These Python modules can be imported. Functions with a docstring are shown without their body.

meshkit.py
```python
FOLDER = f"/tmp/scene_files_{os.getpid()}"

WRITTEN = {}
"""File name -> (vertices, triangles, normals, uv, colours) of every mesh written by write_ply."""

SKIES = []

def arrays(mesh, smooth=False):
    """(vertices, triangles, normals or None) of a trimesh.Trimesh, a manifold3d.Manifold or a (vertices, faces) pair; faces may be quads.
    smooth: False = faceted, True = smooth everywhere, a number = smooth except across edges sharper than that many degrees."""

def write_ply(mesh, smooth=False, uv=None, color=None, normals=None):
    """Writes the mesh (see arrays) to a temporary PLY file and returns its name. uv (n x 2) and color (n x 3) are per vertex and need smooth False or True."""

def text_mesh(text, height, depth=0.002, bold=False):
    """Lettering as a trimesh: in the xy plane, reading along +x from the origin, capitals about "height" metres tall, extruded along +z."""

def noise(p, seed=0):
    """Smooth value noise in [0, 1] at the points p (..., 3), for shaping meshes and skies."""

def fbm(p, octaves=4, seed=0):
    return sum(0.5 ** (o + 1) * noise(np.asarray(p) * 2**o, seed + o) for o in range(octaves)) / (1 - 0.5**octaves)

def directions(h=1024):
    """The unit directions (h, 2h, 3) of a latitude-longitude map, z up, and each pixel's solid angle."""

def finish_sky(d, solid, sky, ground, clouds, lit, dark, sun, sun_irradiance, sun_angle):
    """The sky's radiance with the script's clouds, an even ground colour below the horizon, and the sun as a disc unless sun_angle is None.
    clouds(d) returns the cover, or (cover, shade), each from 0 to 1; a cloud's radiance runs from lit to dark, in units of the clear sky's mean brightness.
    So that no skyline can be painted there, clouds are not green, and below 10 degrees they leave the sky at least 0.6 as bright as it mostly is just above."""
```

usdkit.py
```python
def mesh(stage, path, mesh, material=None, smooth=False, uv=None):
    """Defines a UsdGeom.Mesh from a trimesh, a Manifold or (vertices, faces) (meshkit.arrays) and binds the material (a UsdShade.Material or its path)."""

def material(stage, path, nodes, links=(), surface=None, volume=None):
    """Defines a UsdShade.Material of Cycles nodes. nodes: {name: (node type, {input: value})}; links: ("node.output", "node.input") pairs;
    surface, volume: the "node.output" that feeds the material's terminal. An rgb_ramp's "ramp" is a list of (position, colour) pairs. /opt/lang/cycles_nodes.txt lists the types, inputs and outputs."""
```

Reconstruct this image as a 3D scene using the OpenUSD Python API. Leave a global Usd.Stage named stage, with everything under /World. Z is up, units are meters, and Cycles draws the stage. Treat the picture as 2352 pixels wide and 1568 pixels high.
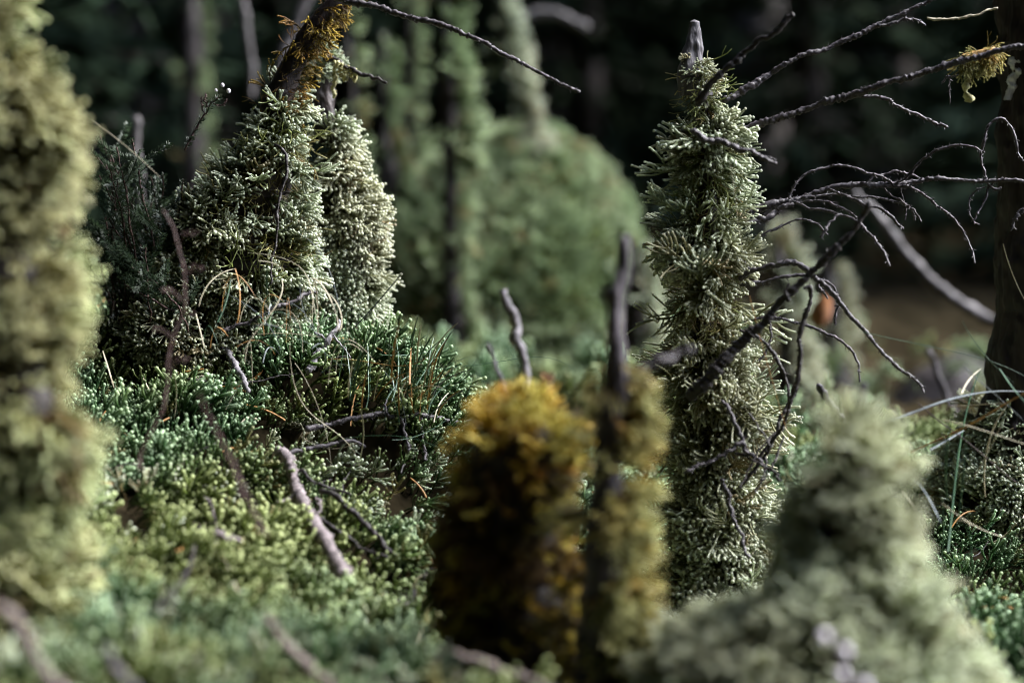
import math, numpy as np, trimesh, usdkit, meshkit
from scipy.interpolate import RBFInterpolator, CubicSpline
from scipy.spatial.transform import Rotation
from pxr import Usd, UsdGeom, UsdLux, UsdShade, Gf, Sdf, Vt

stage = Usd.Stage.CreateInMemory()
UsdGeom.SetStageUpAxis(stage, "Z"); UsdGeom.SetStageMetersPerUnit(stage, 1.0)
UsdGeom.Xform.Define(stage, "/World"); UsdGeom.Scope.Define(stage, "/World/Looks")

# ------------------------------------------------------------------ camera, sky, sun, exposure
CAM_Z, PITCH, LENS, APER = 0.45, math.radians(6), 70.0, 36.0
EXPOSURE, FSTOP, FOCUS = 3.85, 3.2, 1.45
SUN_DIR = np.array([0.70, 0.22, 0.68]); SUN_DIR /= np.linalg.norm(SUN_DIR)
SUN_I, SUN_ANGLE, SKY_STRENGTH = 0.34, 40.0, 0.08

cam = UsdGeom.Camera.Define(stage, "/World/camera")
cam.CreateFocalLengthAttr(LENS); cam.CreateHorizontalApertureAttr(APER); cam.CreateVerticalApertureAttr(APER * 682 / 1024)
cam.CreateFStopAttr(FSTOP); cam.CreateFocusDistanceAttr(FOCUS); cam.CreateClippingRangeAttr(Gf.Vec2f(0.05, 500))
cam.CreateExposureAttr(EXPOSURE)
cam.AddTranslateOp().Set(Gf.Vec3d(0, 0, CAM_Z)); cam.AddRotateXOp().Set(90 - math.degrees(PITCH))

elev, azim = math.asin(SUN_DIR[2]), math.atan2(SUN_DIR[0], SUN_DIR[1])
sky_mat = usdkit.material(stage, "/World/Looks/sky_look", {
    "s": ("sky_texture", {"sky_type": "single_scattering", "sun_disc": False, "sun_elevation": elev, "sun_rotation": azim}),
    "b": ("background_shader", {"strength": SKY_STRENGTH})}, [("s.color", "b.color")], surface="b.background")
dome = UsdLux.DomeLight.Define(stage, "/World/sky")
UsdShade.MaterialBindingAPI.Apply(dome.GetPrim()).Bind(sky_mat)
dome.GetPrim().SetCustomDataByKey("kind", "structure")
sun = UsdLux.DistantLight.Define(stage, "/World/sun")
sun.CreateNormalizeAttr(True); sun.CreateIntensityAttr(SUN_I); sun.CreateAngleAttr(SUN_ANGLE); sun.CreateColorAttr(Gf.Vec3f(1.0, 1.0, 1.0))
q = Rotation.align_vectors([SUN_DIR], [[0, 0, 1]])[0].as_quat()
sun.AddOrientOp().Set(Gf.Quatf(float(q[3]), float(q[0]), float(q[1]), float(q[2])))

# ------------------------------------------------------------------ picture coordinates (2352 x 1568) to points in the place
K = APER / LENS / 2352.0
FWD = np.array([0, math.cos(PITCH), -math.sin(PITCH)]); UP = np.array([0, math.sin(PITCH), math.cos(PITCH)])
EYE = np.array([0, 0, CAM_Z])
def P(px, py, d):
    return EYE + d * (FWD + (px - 1176) * K * np.array([1.0, 0, 0]) + (784 - py) * K * UP)

# ------------------------------------------------------------------ names, labels
used = {}
def numbered(path):
    n = used.get(path, -1) + 1
    used[path] = n
    return path if n == 0 else f"{path}_{n:03d}"
def tag(prim, label=None, cat=None, group=None, kind=None):
    prim = prim.GetPrim() if hasattr(prim, "GetPrim") else prim
    for k, v in (("label", label), ("category", cat), ("group", group), ("kind", kind)):
        if v: prim.SetCustomDataByKey(k, v)
    return prim
class Thing:
    def __init__(self, name, label, cat, loc=(0, 0, 0), group=None):
        self.path = numbered("/World/" + name); self.loc = np.asarray(loc, float)
        x = UsdGeom.Xform.Define(stage, self.path); x.AddTranslateOp().Set(Gf.Vec3d(*map(float, loc)))
        tag(x, label, cat, group)
    def part(self, name, mesh, mat, smooth=True, parent=None, label=None, kind=None):
        v, f = mesh[0] - self.loc, mesh[1]
        path = numbered((parent or self.path) + "/" + name)
        m = usdkit.mesh(stage, path, (v, f), "/World/Looks/" + mat, smooth)
        tag(m, label, None, None, kind)
        return path
def single(name, mesh, mat, label=None, cat=None, group=None, kind=None, smooth=True):
    path = numbered("/World/" + name)
    m = usdkit.mesh(stage, path, mesh, "/World/Looks/" + mat, smooth)
    tag(m, label, cat, group, kind)
    return path

# ------------------------------------------------------------------ materials
def mat(name, nodes, links, surface): return usdkit.material(stage, "/World/Looks/" + name, nodes, links, surface)
def moss_look(name, ramp, alt, patch=9.0, trans=0.3, low=0.42, high=0.60, dry=(0.20, 0.12, 0.045)):
    """Shoots are dark at the root and pale at the growing tip; patches of a second tint, and each shoot differs."""
    mat(name, {
        "tip": ("attribute", {"attribute": "tip"}), "oi": ("object_info", {}), "g": ("geometry", {}),
        "r1": ("rgb_ramp", {"ramp": ramp}), "r2": ("rgb_ramp", {"ramp": alt}),
        "n": ("noise_texture", {"scale": patch, "detail": 1.0}),
        "mr": ("map_range", {"from_min": low, "from_max": high, "clamp": True}),
        "mx": ("mix_color", {}),
        "dr": ("map_range", {"from_min": 0.90, "from_max": 0.97, "to_max": 0.75, "clamp": True}),
        "dm": ("mix_color", {"b": dry}),
        "wr": ("map_range", {"from_min": 0.0, "from_max": 1.0, "to_min": 0.62, "to_max": 1.18}),
        "h": ("hsv", {"saturation": 1.08}),
        "p": ("diffuse_bsdf", {}), "gl": ("glossy_bsdf", {"roughness": 0.45}), "mg": ("mix_closure", {"fac": 0.035}), "t": ("translucent_bsdf", {}),
        "ms": ("mix_closure", {"fac": trans})},
        [("tip.fac", "r1.fac"), ("tip.fac", "r2.fac"), ("g.position", "n.vector"), ("n.fac", "mr.value"), ("mr.result", "mx.fac"),
         ("r1.color", "mx.a"), ("r2.color", "mx.b"), ("oi.random", "dr.value"), ("dr.result", "dm.fac"), ("mx.result", "dm.a"),
         ("oi.random", "wr.value"), ("wr.result", "h.value"), ("dm.result", "h.color"), ("h.color", "p.color"), ("h.color", "t.color"),
         ("p.BSDF", "mg.closure1"), ("gl.BSDF", "mg.closure2"), ("mg.closure", "ms.closure1"), ("t.BSDF", "ms.closure2")], "ms.closure")
moss_look("pale_moss", [(0, (0.018, 0.017, 0.008)), (0.35, (0.058, 0.070, 0.022)), (0.62, (0.20, 0.24, 0.125)), (1, (0.68, 0.73, 0.58))],
          [(0, (0.024, 0.018, 0.009)), (0.35, (0.090, 0.078, 0.027)), (0.62, (0.24, 0.235, 0.120)), (1, (0.69, 0.70, 0.54))], trans=0.28, dry=(0.16, 0.11, 0.05))
moss_look("green_moss", [(0, (0.012, 0.014, 0.006)), (0.4, (0.020, 0.046, 0.016)), (0.7, (0.058, 0.120, 0.046)), (1, (0.44, 0.57, 0.37))],
          [(0, (0.014, 0.014, 0.006)), (0.4, (0.036, 0.052, 0.013)), (0.7, (0.105, 0.135, 0.034)), (1, (0.48, 0.53, 0.26))], patch=7.0, trans=0.3, dry=(0.13, 0.10, 0.04))
moss_look("brown_gold_moss", [(0, (0.014, 0.009, 0.004)), (0.4, (0.050, 0.034, 0.008)), (0.7, (0.15, 0.10, 0.02)), (1, (0.36, 0.27, 0.06))],
          [(0, (0.014, 0.008, 0.004)), (0.4, (0.055, 0.028, 0.008)), (0.7, (0.15, 0.075, 0.016)), (1, (0.32, 0.18, 0.04))], patch=30.0, trans=0.2, dry=(0.10, 0.045, 0.015))
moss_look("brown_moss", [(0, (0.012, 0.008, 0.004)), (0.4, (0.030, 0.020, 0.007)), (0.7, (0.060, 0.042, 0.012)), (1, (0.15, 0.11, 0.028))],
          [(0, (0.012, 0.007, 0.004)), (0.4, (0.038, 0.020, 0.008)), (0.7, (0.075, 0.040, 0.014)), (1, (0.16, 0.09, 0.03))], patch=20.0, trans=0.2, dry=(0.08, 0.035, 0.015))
moss_look("frost_moss", [(0, (0.020, 0.020, 0.010)), (0.35, (0.11, 0.135, 0.065)), (0.62, (0.31, 0.37, 0.21)), (1, (0.66, 0.72, 0.54))],
          [(0, (0.024, 0.020, 0.010)), (0.35, (0.13, 0.13, 0.062)), (0.62, (0.34, 0.36, 0.20)), (1, (0.66, 0.68, 0.50))], trans=0.28, dry=(0.16, 0.12, 0.06))
moss_look("yellow_moss", [(0, (0.016, 0.010, 0.004)), (0.35, (0.075, 0.055, 0.010)), (0.6, (0.32, 0.26, 0.040)), (1, (0.62, 0.56, 0.18))],
          [(0, (0.020, 0.009, 0.004)), (0.35, (0.11, 0.056, 0.012)), (0.6, (0.34, 0.21, 0.028)), (1, (0.60, 0.44, 0.11))], patch=26.0, trans=0.25, dry=(0.22, 0.085, 0.02))
moss_look("olive_moss", [(0, (0.020, 0.016, 0.007)), (0.35, (0.068, 0.080, 0.022)), (0.65, (0.19, 0.225, 0.075)), (1, (0.56, 0.61, 0.34))],
          [(0, (0.024, 0.016, 0.007)), (0.35, (0.10, 0.080, 0.030)), (0.65, (0.235, 0.215, 0.085)), (1, (0.56, 0.55, 0.32))], patch=14.0, trans=0.28, dry=(0.15, 0.09, 0.04))
def plain(name, c1, c2, scale=(60, 60, 60), rough=0.7, bump=0.4, spec=0.3, detail=4.0):
    mat(name, {"tc": ("geometry", {}), "m": ("mapping", {"scale": scale}), "n": ("noise_texture", {"scale": 1.0, "detail": detail, "roughness": 0.65}),
               "r": ("rgb_ramp", {"ramp": [(0.32, c1), (0.68, c2)]}), "b": ("bump", {"strength": bump, "distance": 0.002}),
               "p": ("principled_bsdf", {"roughness": rough, "specular_ior_level": spec})},
        [("tc.position", "m.vector"), ("m.vector", "n.vector"), ("n.fac", "r.fac"), ("r.color", "p.base_color"), ("n.fac", "b.height"), ("b.normal", "p.normal")], "p.BSDF")
moss_look("golden_moss", [(0, (0.016, 0.012, 0.004)), (0.35, (0.070, 0.060, 0.010)), (0.65, (0.17, 0.165, 0.045)), (1, (0.50, 0.50, 0.24))],
          [(0, (0.020, 0.010, 0.004)), (0.35, (0.09, 0.060, 0.010)), (0.65, (0.20, 0.155, 0.035)), (1, (0.48, 0.42, 0.16))], patch=26.0, trans=0.25, dry=(0.22, 0.11, 0.02))
plain("rotten_wood", (0.007, 0.005, 0.004), (0.028, 0.019, 0.012))
plain("dark_bark", (0.005, 0.0035, 0.003), (0.028, 0.018, 0.016), (160, 160, 30), rough=0.62, bump=0.9)
plain("grey_wood", (0.05, 0.045, 0.05), (0.20, 0.185, 0.195), (220, 220, 45), bump=0.8)
plain("twig_bark", (0.012, 0.009, 0.010), (0.080, 0.068, 0.074), (420, 420, 420), rough=0.55)
plain("dark_twig", (0.006, 0.0045, 0.004), (0.034, 0.026, 0.024), (300, 300, 300), rough=0.6)
plain("pale_stick", (0.045, 0.036, 0.036), (0.22, 0.18, 0.18), (200, 200, 200), bump=0.5)
plain("white_wood", (0.35, 0.35, 0.36), (0.72, 0.72, 0.74), (300, 300, 60), bump=0.8)
plain("moss_bed", (0.012, 0.016, 0.006), (0.050, 0.065, 0.022), (70, 70, 70), rough=1.0, spec=0.0)
plain("tip_wood", (0.022, 0.021, 0.024), (0.13, 0.12, 0.13), (220, 220, 40), bump=0.8)
plain("soil", (0.008, 0.007, 0.004), (0.030, 0.023, 0.013), (24, 24, 24), rough=1.0, spec=0.0)
plain("heather_stem", (0.022, 0.010, 0.008), (0.065, 0.032, 0.026), (300, 300, 300))
plain("green_blade", (0.020, 0.050, 0.026), (0.038, 0.085, 0.040), (90, 90, 90), rough=0.4, bump=0.0)
plain("straw_blade", (0.26, 0.22, 0.14), (0.44, 0.40, 0.29), (120, 120, 120), rough=0.5, bump=0.0)
plain("orange_blade", (0.22, 0.10, 0.025), (0.38, 0.20, 0.06), (120, 120, 120), rough=0.5, bump=0.0)
plain("grey_blade", (0.06, 0.075, 0.08), (0.14, 0.16, 0.165), (120, 120, 120), rough=0.45, bump=0.0)
plain("dry_flower", (0.62, 0.56, 0.62), (0.82, 0.76, 0.82), (300, 300, 300), bump=0.1)
plain("orange_leaf", (0.12, 0.045, 0.012), (0.24, 0.09, 0.022), (90, 90, 90), bump=0.2)
plain("tree_bark", (0.012, 0.009, 0.008), (0.07, 0.055, 0.045), (30, 30, 8), bump=0.6)
plain("capsule", (0.09, 0.03, 0.012), (0.20, 0.075, 0.03), (300, 300, 300))
plain("straw_moss", (0.26, 0.24, 0.10), (0.46, 0.44, 0.22), (200, 200, 200)); plain("rust_moss", (0.16, 0.085, 0.02), (0.34, 0.20, 0.05), (200, 200, 200))
plain("bare_stem", (0.014, 0.011, 0.012), (0.105, 0.09, 0.10), (140, 140, 22), bump=0.6)
plain("pale_brown_stick", (0.05, 0.038, 0.03), (0.16, 0.125, 0.11), (150, 150, 150))
plain("twig_stalk", (0.045, 0.03, 0.03), (0.13, 0.095, 0.095), (200, 200, 200))
plain("grey_stick", (0.03, 0.026, 0.026), (0.085, 0.075, 0.075), (60, 60, 60))
moss_look("pale_green_moss", [(0, (0.02, 0.018, 0.008)), (0.35, (0.06, 0.085, 0.03)), (0.65, (0.18, 0.24, 0.11)), (1, (0.52, 0.60, 0.38))],
          [(0, (0.02, 0.018, 0.008)), (0.35, (0.032, 0.060, 0.020)), (0.65, (0.13, 0.19, 0.08)), (1, (0.38, 0.48, 0.27))], patch=5.0, trans=0.3)
def leaf_look(name, c1, c2, trans=0.25):
    mat(name, {"oi": ("object_info", {}), "g": ("geometry", {}), "n": ("noise_texture", {"scale": 3.0, "detail": 4.0}),
               "r": ("rgb_ramp", {"ramp": [(0.35, c1), (0.65, c2)]}), "p": ("principled_bsdf", {"roughness": 0.5, "specular_ior_level": 0.3}),
               "t": ("translucent_bsdf", {}), "ms": ("mix_closure", {"fac": trans})},
        [("g.position", "n.vector"), ("n.fac", "r.fac"), ("r.color", "p.base_color"), ("r.color", "t.color"), ("p.BSDF", "ms.closure1"), ("t.BSDF", "ms.closure2")], "ms.closure")
mat("spruce_needles", {"oi": ("object_info", {}), "r": ("rgb_ramp", {"ramp": [(0, (0.012, 0.020, 0.012)), (1, (0.036, 0.050, 0.030))]}), "d": ("diffuse_bsdf", {})},
    [("oi.random", "r.fac"), ("r.color", "d.color")], "d.BSDF")
leaf_look("heather_leaf", (0.012, 0.020, 0.010), (0.032, 0.052, 0.024))

# ------------------------------------------------------------------ mesh helpers
def unit(x): return x / (np.linalg.norm(x, axis=-1, keepdims=True) + 1e-9)
def join(ms):
    vs, fs, n = [], [], 0
    for v, f in ms:
        vs.append(v); fs.append(f + n); n += len(v)
    return np.vstack(vs), np.vstack(fs)
def smooth_path(pts, step):
    pts = np.asarray(pts, float)
    t = np.r_[0, np.cumsum(np.linalg.norm(np.diff(pts, axis=0), axis=1))]
    n = max(3, int(t[-1] / step) + 1)
    s = np.linspace(0, t[-1], n)
    return (CubicSpline(t, pts)(s) if len(pts) > 2 else np.stack([np.interp(s, t, pts[:, k]) for k in range(3)], 1)), s / t[-1]
def tube(path, radii, sides=6, jitter=0.0, rng=None, flat=None):
    path = np.asarray(path, float); n = len(path); radii = np.broadcast_to(radii, n)
    tan = np.gradient(path, axis=0); tan /= np.linalg.norm(tan, axis=1, keepdims=True) + 1e-12
    ref = np.array([0.31, 0.17, 0.93]); ref = ref if abs(tan[0] @ ref) < 0.9 else np.array([1.0, 0, 0])
    u = np.zeros_like(path); cur = np.cross(tan[0], ref); cur /= np.linalg.norm(cur)
    for i in range(n):
        cur = cur - tan[i] * (cur @ tan[i]); cur /= np.linalg.norm(cur) + 1e-12; u[i] = cur
    w = np.cross(tan, u)
    a = np.arange(sides) / sides * 2 * np.pi
    r = radii[:, None] * np.ones(sides)
    if jitter and rng is not None: r = r * (1 + jitter * rng.normal(size=r.shape))
    ring = path[:, None] + r[..., None] * (np.cos(a)[None, :, None] * u[:, None] + (flat or 1.0) * np.sin(a)[None, :, None] * w[:, None])
    v = np.vstack([ring.reshape(-1, 3), path[:1] - tan[:1] * radii[0] * 0.3, path[-1:] + tan[-1:] * radii[-1] * 0.6])
    i, j = np.meshgrid(np.arange(n - 1), np.arange(sides), indexing="ij"); k = (j + 1) % sides
    A, B, C, D = i * sides + j, i * sides + k, (i + 1) * sides + k, (i + 1) * sides + j
    f = np.vstack([np.stack([A, B, C], -1).reshape(-1, 3), np.stack([A, C, D], -1).reshape(-1, 3)])
    j = np.arange(sides); k = (j + 1) % sides
    f = np.vstack([f, np.stack([np.full(sides, n * sides), k, j], 1), np.stack([np.full(sides, n * sides + 1), (n - 1) * sides + j, (n - 1) * sides + k], 1)])
    return v, f
def twig(pts, r0, r1, rng, knob=0.16, pegs=0.0, sides=7, step=0.0013):
    pegs = pegs * 1.5
    """A knobbly dead twig: uneven rings and, for needle pegs, small spurs. pts are points of the place, radii in metres."""
    c, s = smooth_path(pts, step)
    low = meshkit.noise(np.stack([s * 9 + rng.random() * 50, 0 * s, 0 * s], 1))
    bend = np.stack([meshkit.fbm(np.stack([s * 8 + rng.random() * 90, 0 * s, 0 * s + k], 1), 4) - 0.5 for k in range(3)], 1)
    c = c + bend * min(0.006, 3.2 * r0) * (s > 0)[:, None]
    rad = (r0 + (r1 - r0) * s) * 0.9 * (0.78 + 0.44 * low) * (1 + knob * rng.normal(size=len(s)).clip(-2, 2.4))
    ms = [tube(c, rad, sides, 0.16, rng)]
    if pegs:
        for i in range(1, len(c) - 1):
            for _ in range(rng.poisson(pegs * step / 0.0016)):
                d = rng.normal(size=3); t = c[i + 1] - c[i]; t /= np.linalg.norm(t); d -= t * (d @ t); d /= np.linalg.norm(d)
                d = d + 0.5 * t; e = rad[i]
                ms.append(tube([c[i] + d * e * 0.5, c[i] + d * (e + 0.0010 + 0.0011 * rng.random())], [0.0005, 0.00022], 3))
    return join(ms)
def px_path(pts, d0, d1=None, bow=0.0):
    d1 = d0 if d1 is None else d1; n = len(pts)
    out = []
    for i, q in enumerate(pts):
        t = i / max(1, n - 1)
        out.append(P(q[0], q[1], q[2] if len(q) > 2 else d0 + (d1 - d0) * t + bow * math.sin(math.pi * t)))
    return np.array(out)
def body(rows, d, ratio=1.0, inset=0.0, noise=0.006, nscale=18, seed=0, rings=70, sides=56, ridge=0.0):
    """A round body from the outline (py, left, right) at the distance d; returns an outward facing mesh."""
    rows = np.array(rows, float); t = np.linspace(rows[0, 0], rows[-1, 0], rings)
    L, R = np.interp(t, rows[:, 0], rows[:, 1]), np.interp(t, rows[:, 0], rows[:, 2])
    D = np.interp(t, rows[:, 0], rows[:, 3]) if rows.shape[1] > 3 else np.full(rings, d)
    a = np.arange(sides) / sides * 2 * np.pi
    c = np.array([P((l + r) / 2, y, e) for l, r, y, e in zip(L, R, t, D)])
    h = np.maximum((R - L) / 2 * K * D - inset, 0.003)
    ring = c[:, None] + h[:, None, None] * np.stack([np.cos(a), ratio * np.sin(a), 0 * a], -1)[None]
    out = np.stack([np.cos(a), np.sin(a), 0 * a], -1)[None]
    amp = np.minimum(noise, h * 0.6)[:, None]
    ring = ring + out * ((meshkit.fbm(ring * nscale, 3, seed) - 0.5) * 2 * amp)[..., None]
    if ridge: ring = ring + out * ((meshkit.fbm(ring * [170, 170, 22], 3, seed + 3) - 0.5).clip(-0.25, 0.2) * 2 * ridge)[..., None]
    v = np.vstack([ring.reshape(-1, 3), c[:1] + [0, 0, float(h[0]) * 0.5], c[-1:]])
    i, j = np.meshgrid(np.arange(rings - 1), np.arange(sides), indexing="ij"); k = (j + 1) % sides
    A, B, C, E = i * sides + j, i * sides + k, (i + 1) * sides + k, (i + 1) * sides + j
    f = np.vstack([np.stack([A, C, B], -1).reshape(-1, 3), np.stack([A, E, C], -1).reshape(-1, 3)])
    j = np.arange(sides); k = (j + 1) % sides
    f = np.vstack([f, np.stack([np.full(sides, rings * sides), j, k], 1), np.stack([np.full(sides, rings * sides + 1), (rings - 1) * sides + k, (rings - 1) * sides + j], 1)])
    return v, f

# ------------------------------------------------------------------ moss shoots (prototypes, metres)
def worm(pts, r0, r1, rng, t0, t1, step=0.0011, sides=3, knob=0.15, leaf=0.0013, per=4, dot=0.0):
    """A shoot: a thin stem set with small pointed leaves that lean towards its tip, and a blunt pale bud."""
    c, s = smooth_path(pts, step); n = len(c)
    rad = (r0 + (r1 - r0) * s) * (0.80 if leaf else 1.0)
    v, f = tube(c[::2] if n > 5 else c, (rad[::2] if n > 5 else rad), sides, 0.10, rng)
    ss = s[::2] if n > 5 else s
    ws = [(v, f, np.r_[np.repeat(t0 + (t1 - t0) * ss, sides), t0, t1])]
    if leaf:
        tan = unit(np.gradient(c, axis=0)); m = n * per; i = np.repeat(np.arange(n), per)
        o = rng.normal(size=(m, 3)); t = tan[i]; o = unit(o - t * (o * t).sum(1, keepdims=True)); w = np.cross(o, t)
        ln = (leaf * (0.75 + 0.5 * rng.random(m)) * (1 - 0.25 * s[i]))[:, None]; b = c[i] + o * rad[i][:, None] * 0.5 + t * ((rng.random(m) - 0.5) * step)[:, None]
        e = b + (o * 0.62 + t * (0.75 + 0.6 * s[i][:, None])) * ln
        q = np.stack([b - w * ln * 0.26, b + w * ln * 0.26, e], 1).reshape(-1, 3); k = np.arange(m)[:, None] * 3
        tv = t0 + (t1 - t0) * s[i]; ws.append((q, k + [0, 1, 2], np.stack([tv * 0.85, tv * 0.85, np.minimum(tv + 0.12, 1)], 1).reshape(-1)))
    if dot:
        d = unit(c[-1] - c[-2]); mesh = trimesh.creation.icosahedron(); ws.append((np.array(mesh.vertices) * dot + c[-1] + d * dot * 0.5, np.array(mesh.faces), np.full(12, min(1.0, t1 + 0.1))))
    return gather(ws)
def gather(ws):
    v, f = join([(w[0], w[1]) for w in ws]); return v, f, np.concatenate([w[2] for w in ws])
def feather(seed, L=0.030, nb=9, curl=0.5, r=0.00125, spread=1.0):
    g = np.random.default_rng(seed); s = np.linspace(0, 1, 6)
    ang = curl * s ** 1.5
    stem = np.cumsum(np.vstack([[0, 0, 0], np.stack([np.sin(ang), 0.08 * g.normal(size=6), np.cos(ang)], 1)[:-1] * L / 5]), 0)
    ws = [worm(stem, r * 0.8, r * 0.95, g, 0.05, 1.0, dot=r)]
    cs = CubicSpline(s, stem)
    for i in range(nb):
        t = 0.22 + 0.70 * (i + 0.5 * g.random()) / nb; b = cs(t); d = cs(t, 1); d /= np.linalg.norm(d)
        side = 1 if i % 2 else -1; y = np.array([0, side, 0.0]); x = np.cross(d, y)
        e = d * 0.75 + y * spread + x * g.normal() * 0.45; e /= np.linalg.norm(e)
        l = L * (0.42 - 0.26 * abs(t - 0.45) / 0.5) * (0.75 + 0.5 * g.random())
        p = [b, b + e * l * 0.5 + d * 0.02 * l, b + e * l * 0.9 + d * l * 0.35 + x * l * g.normal() * 0.15]
        ws.append(worm(p, r * 0.75, r * 0.95, g, 0.25 + 0.45 * t, 0.72 + 0.3 * t * g.random() + 0.05, dot=r * 0.85))
    return gather(ws)
def upright(seed, L=0.022, nb=6, r=0.00085):
    g = np.random.default_rng(seed); lean = g.normal(size=2) * 0.16; s = np.linspace(0, 1, 5)
    stem = np.stack([lean[0] * s ** 2 * L, lean[1] * s ** 2 * L, s * L], 1)
    ws = [worm(stem, r * 0.7, r, g, 0.0, 0.92, leaf=0.0016, dot=0.00095)]
    for i in range(nb):
        t = 0.40 + 0.45 * i / nb; b = np.array([lean[0] * t * t * L, lean[1] * t * t * L, t * L]); a = i * 2.4 + g.random()
        o = np.array([math.cos(a), math.sin(a), 0]); l = L * (0.36 - 0.16 * t) * (0.7 + 0.6 * g.random())
        p = [b, b + (o * 0.7 + [0, 0, 0.7]) * l * 0.6, b + (o * 0.9 + [0, 0, 1.3]) * l]
        ws.append(worm(p, r * 0.6, r * 0.8, g, 0.15 + 0.4 * t, 0.42 + 0.42 * t, leaf=0.0013, per=3, dot=0.0008))
    return gather(ws)
def strand(seed, L=0.034, r=0.00042):
    g = np.random.default_rng(seed); p = [np.zeros(3)]; d = np.array([0, 0, 1.0])
    for i in range(6):
        d = d + g.normal(size=3) * 0.55; d /= np.linalg.norm(d); p.append(p[-1] + d * L / 6)
    ws = [worm(p, r, r * 0.8, g, 0.35, 0.75, step=0.0022, sides=4, leaf=0)]
    for i in (2, 4):
        e = g.normal(size=3); e /= np.linalg.norm(e); ws.append(worm([p[i], p[i] + e * 0.004, p[i] + e * 0.008 + d * 0.003], r * 0.8, r * 0.8, g, 0.4, 0.85, sides=4, leaf=0))
    return gather(ws)
LIB = {}
KINDS = {"feather": [feather(s, curl=c, nb=b) for s, c, b in ((1, 0.5, 9), (2, 0.9, 10), (3, 0.2, 8), (4, 1.3, 9), (5, 0.7, 11), (6, 0.4, 6))],
         "tail": [feather(s, L=0.030, curl=c, nb=4, spread=0.7) for s, c in ((11, 0.8), (12, 1.4), (13, 0.4), (14, 1.0))],
         "frond": [feather(s, L=0.050, curl=c, nb=15, r=0.0011, spread=0.75) for s, c in ((41, 0.9), (42, 1.3), (43, 0.5), (44, 1.7))],
         "upright": [upright(s) for s in (21, 22, 23, 24, 25)],
         "strand": [strand(s) for s in (31, 32, 33, 34, 35)]}
def instancer(path, shapes, look, pos, rot, scale, which, kind="stuff"):
    """One mass of shoots (nobody could count them): copies of a few shoot meshes, kept below the instancer."""
    pi = UsdGeom.PointInstancer.Define(stage, path); rel = []
    for k, sh in enumerate(shapes):
        pp = f"{path}/shoot_{k + 1:03d}"
        key = (id(sh), look)
        if key in LIB:
            pr = UsdGeom.Mesh.Define(stage, pp).GetPrim(); pr.GetReferences().AddInternalReference(LIB[key])
        else:
            m = usdkit.mesh(stage, pp, (sh[0], sh[1]), "/World/Looks/" + look, True)
            UsdGeom.PrimvarsAPI(m).CreatePrimvar("tip", Sdf.ValueTypeNames.FloatArray, "vertex").Set(Vt.FloatArray.FromNumpy(sh[2].astype(np.float32)))
            LIB[key] = pp
        rel.append(Sdf.Path(pp))
    pi.CreatePrototypesRel().SetTargets(rel)
    pi.CreateProtoIndicesAttr(Vt.IntArray.FromNumpy(np.asarray(which, np.int32)))
    pi.CreatePositionsAttr(Vt.Vec3fArray.FromNumpy(np.asarray(pos, np.float32)))
    qs = rot.as_quat()
    pi.CreateOrientationsAttr(Vt.QuathArray([Gf.Quath(float(w), float(x), float(y), float(z)) for x, y, z, w in qs]))
    pi.CreateScalesAttr(Vt.Vec3fArray.FromNumpy(np.repeat(np.asarray(scale, np.float32)[:, None], 3, 1)))
    if kind: tag(pi, kind=kind)
    return pi
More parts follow.
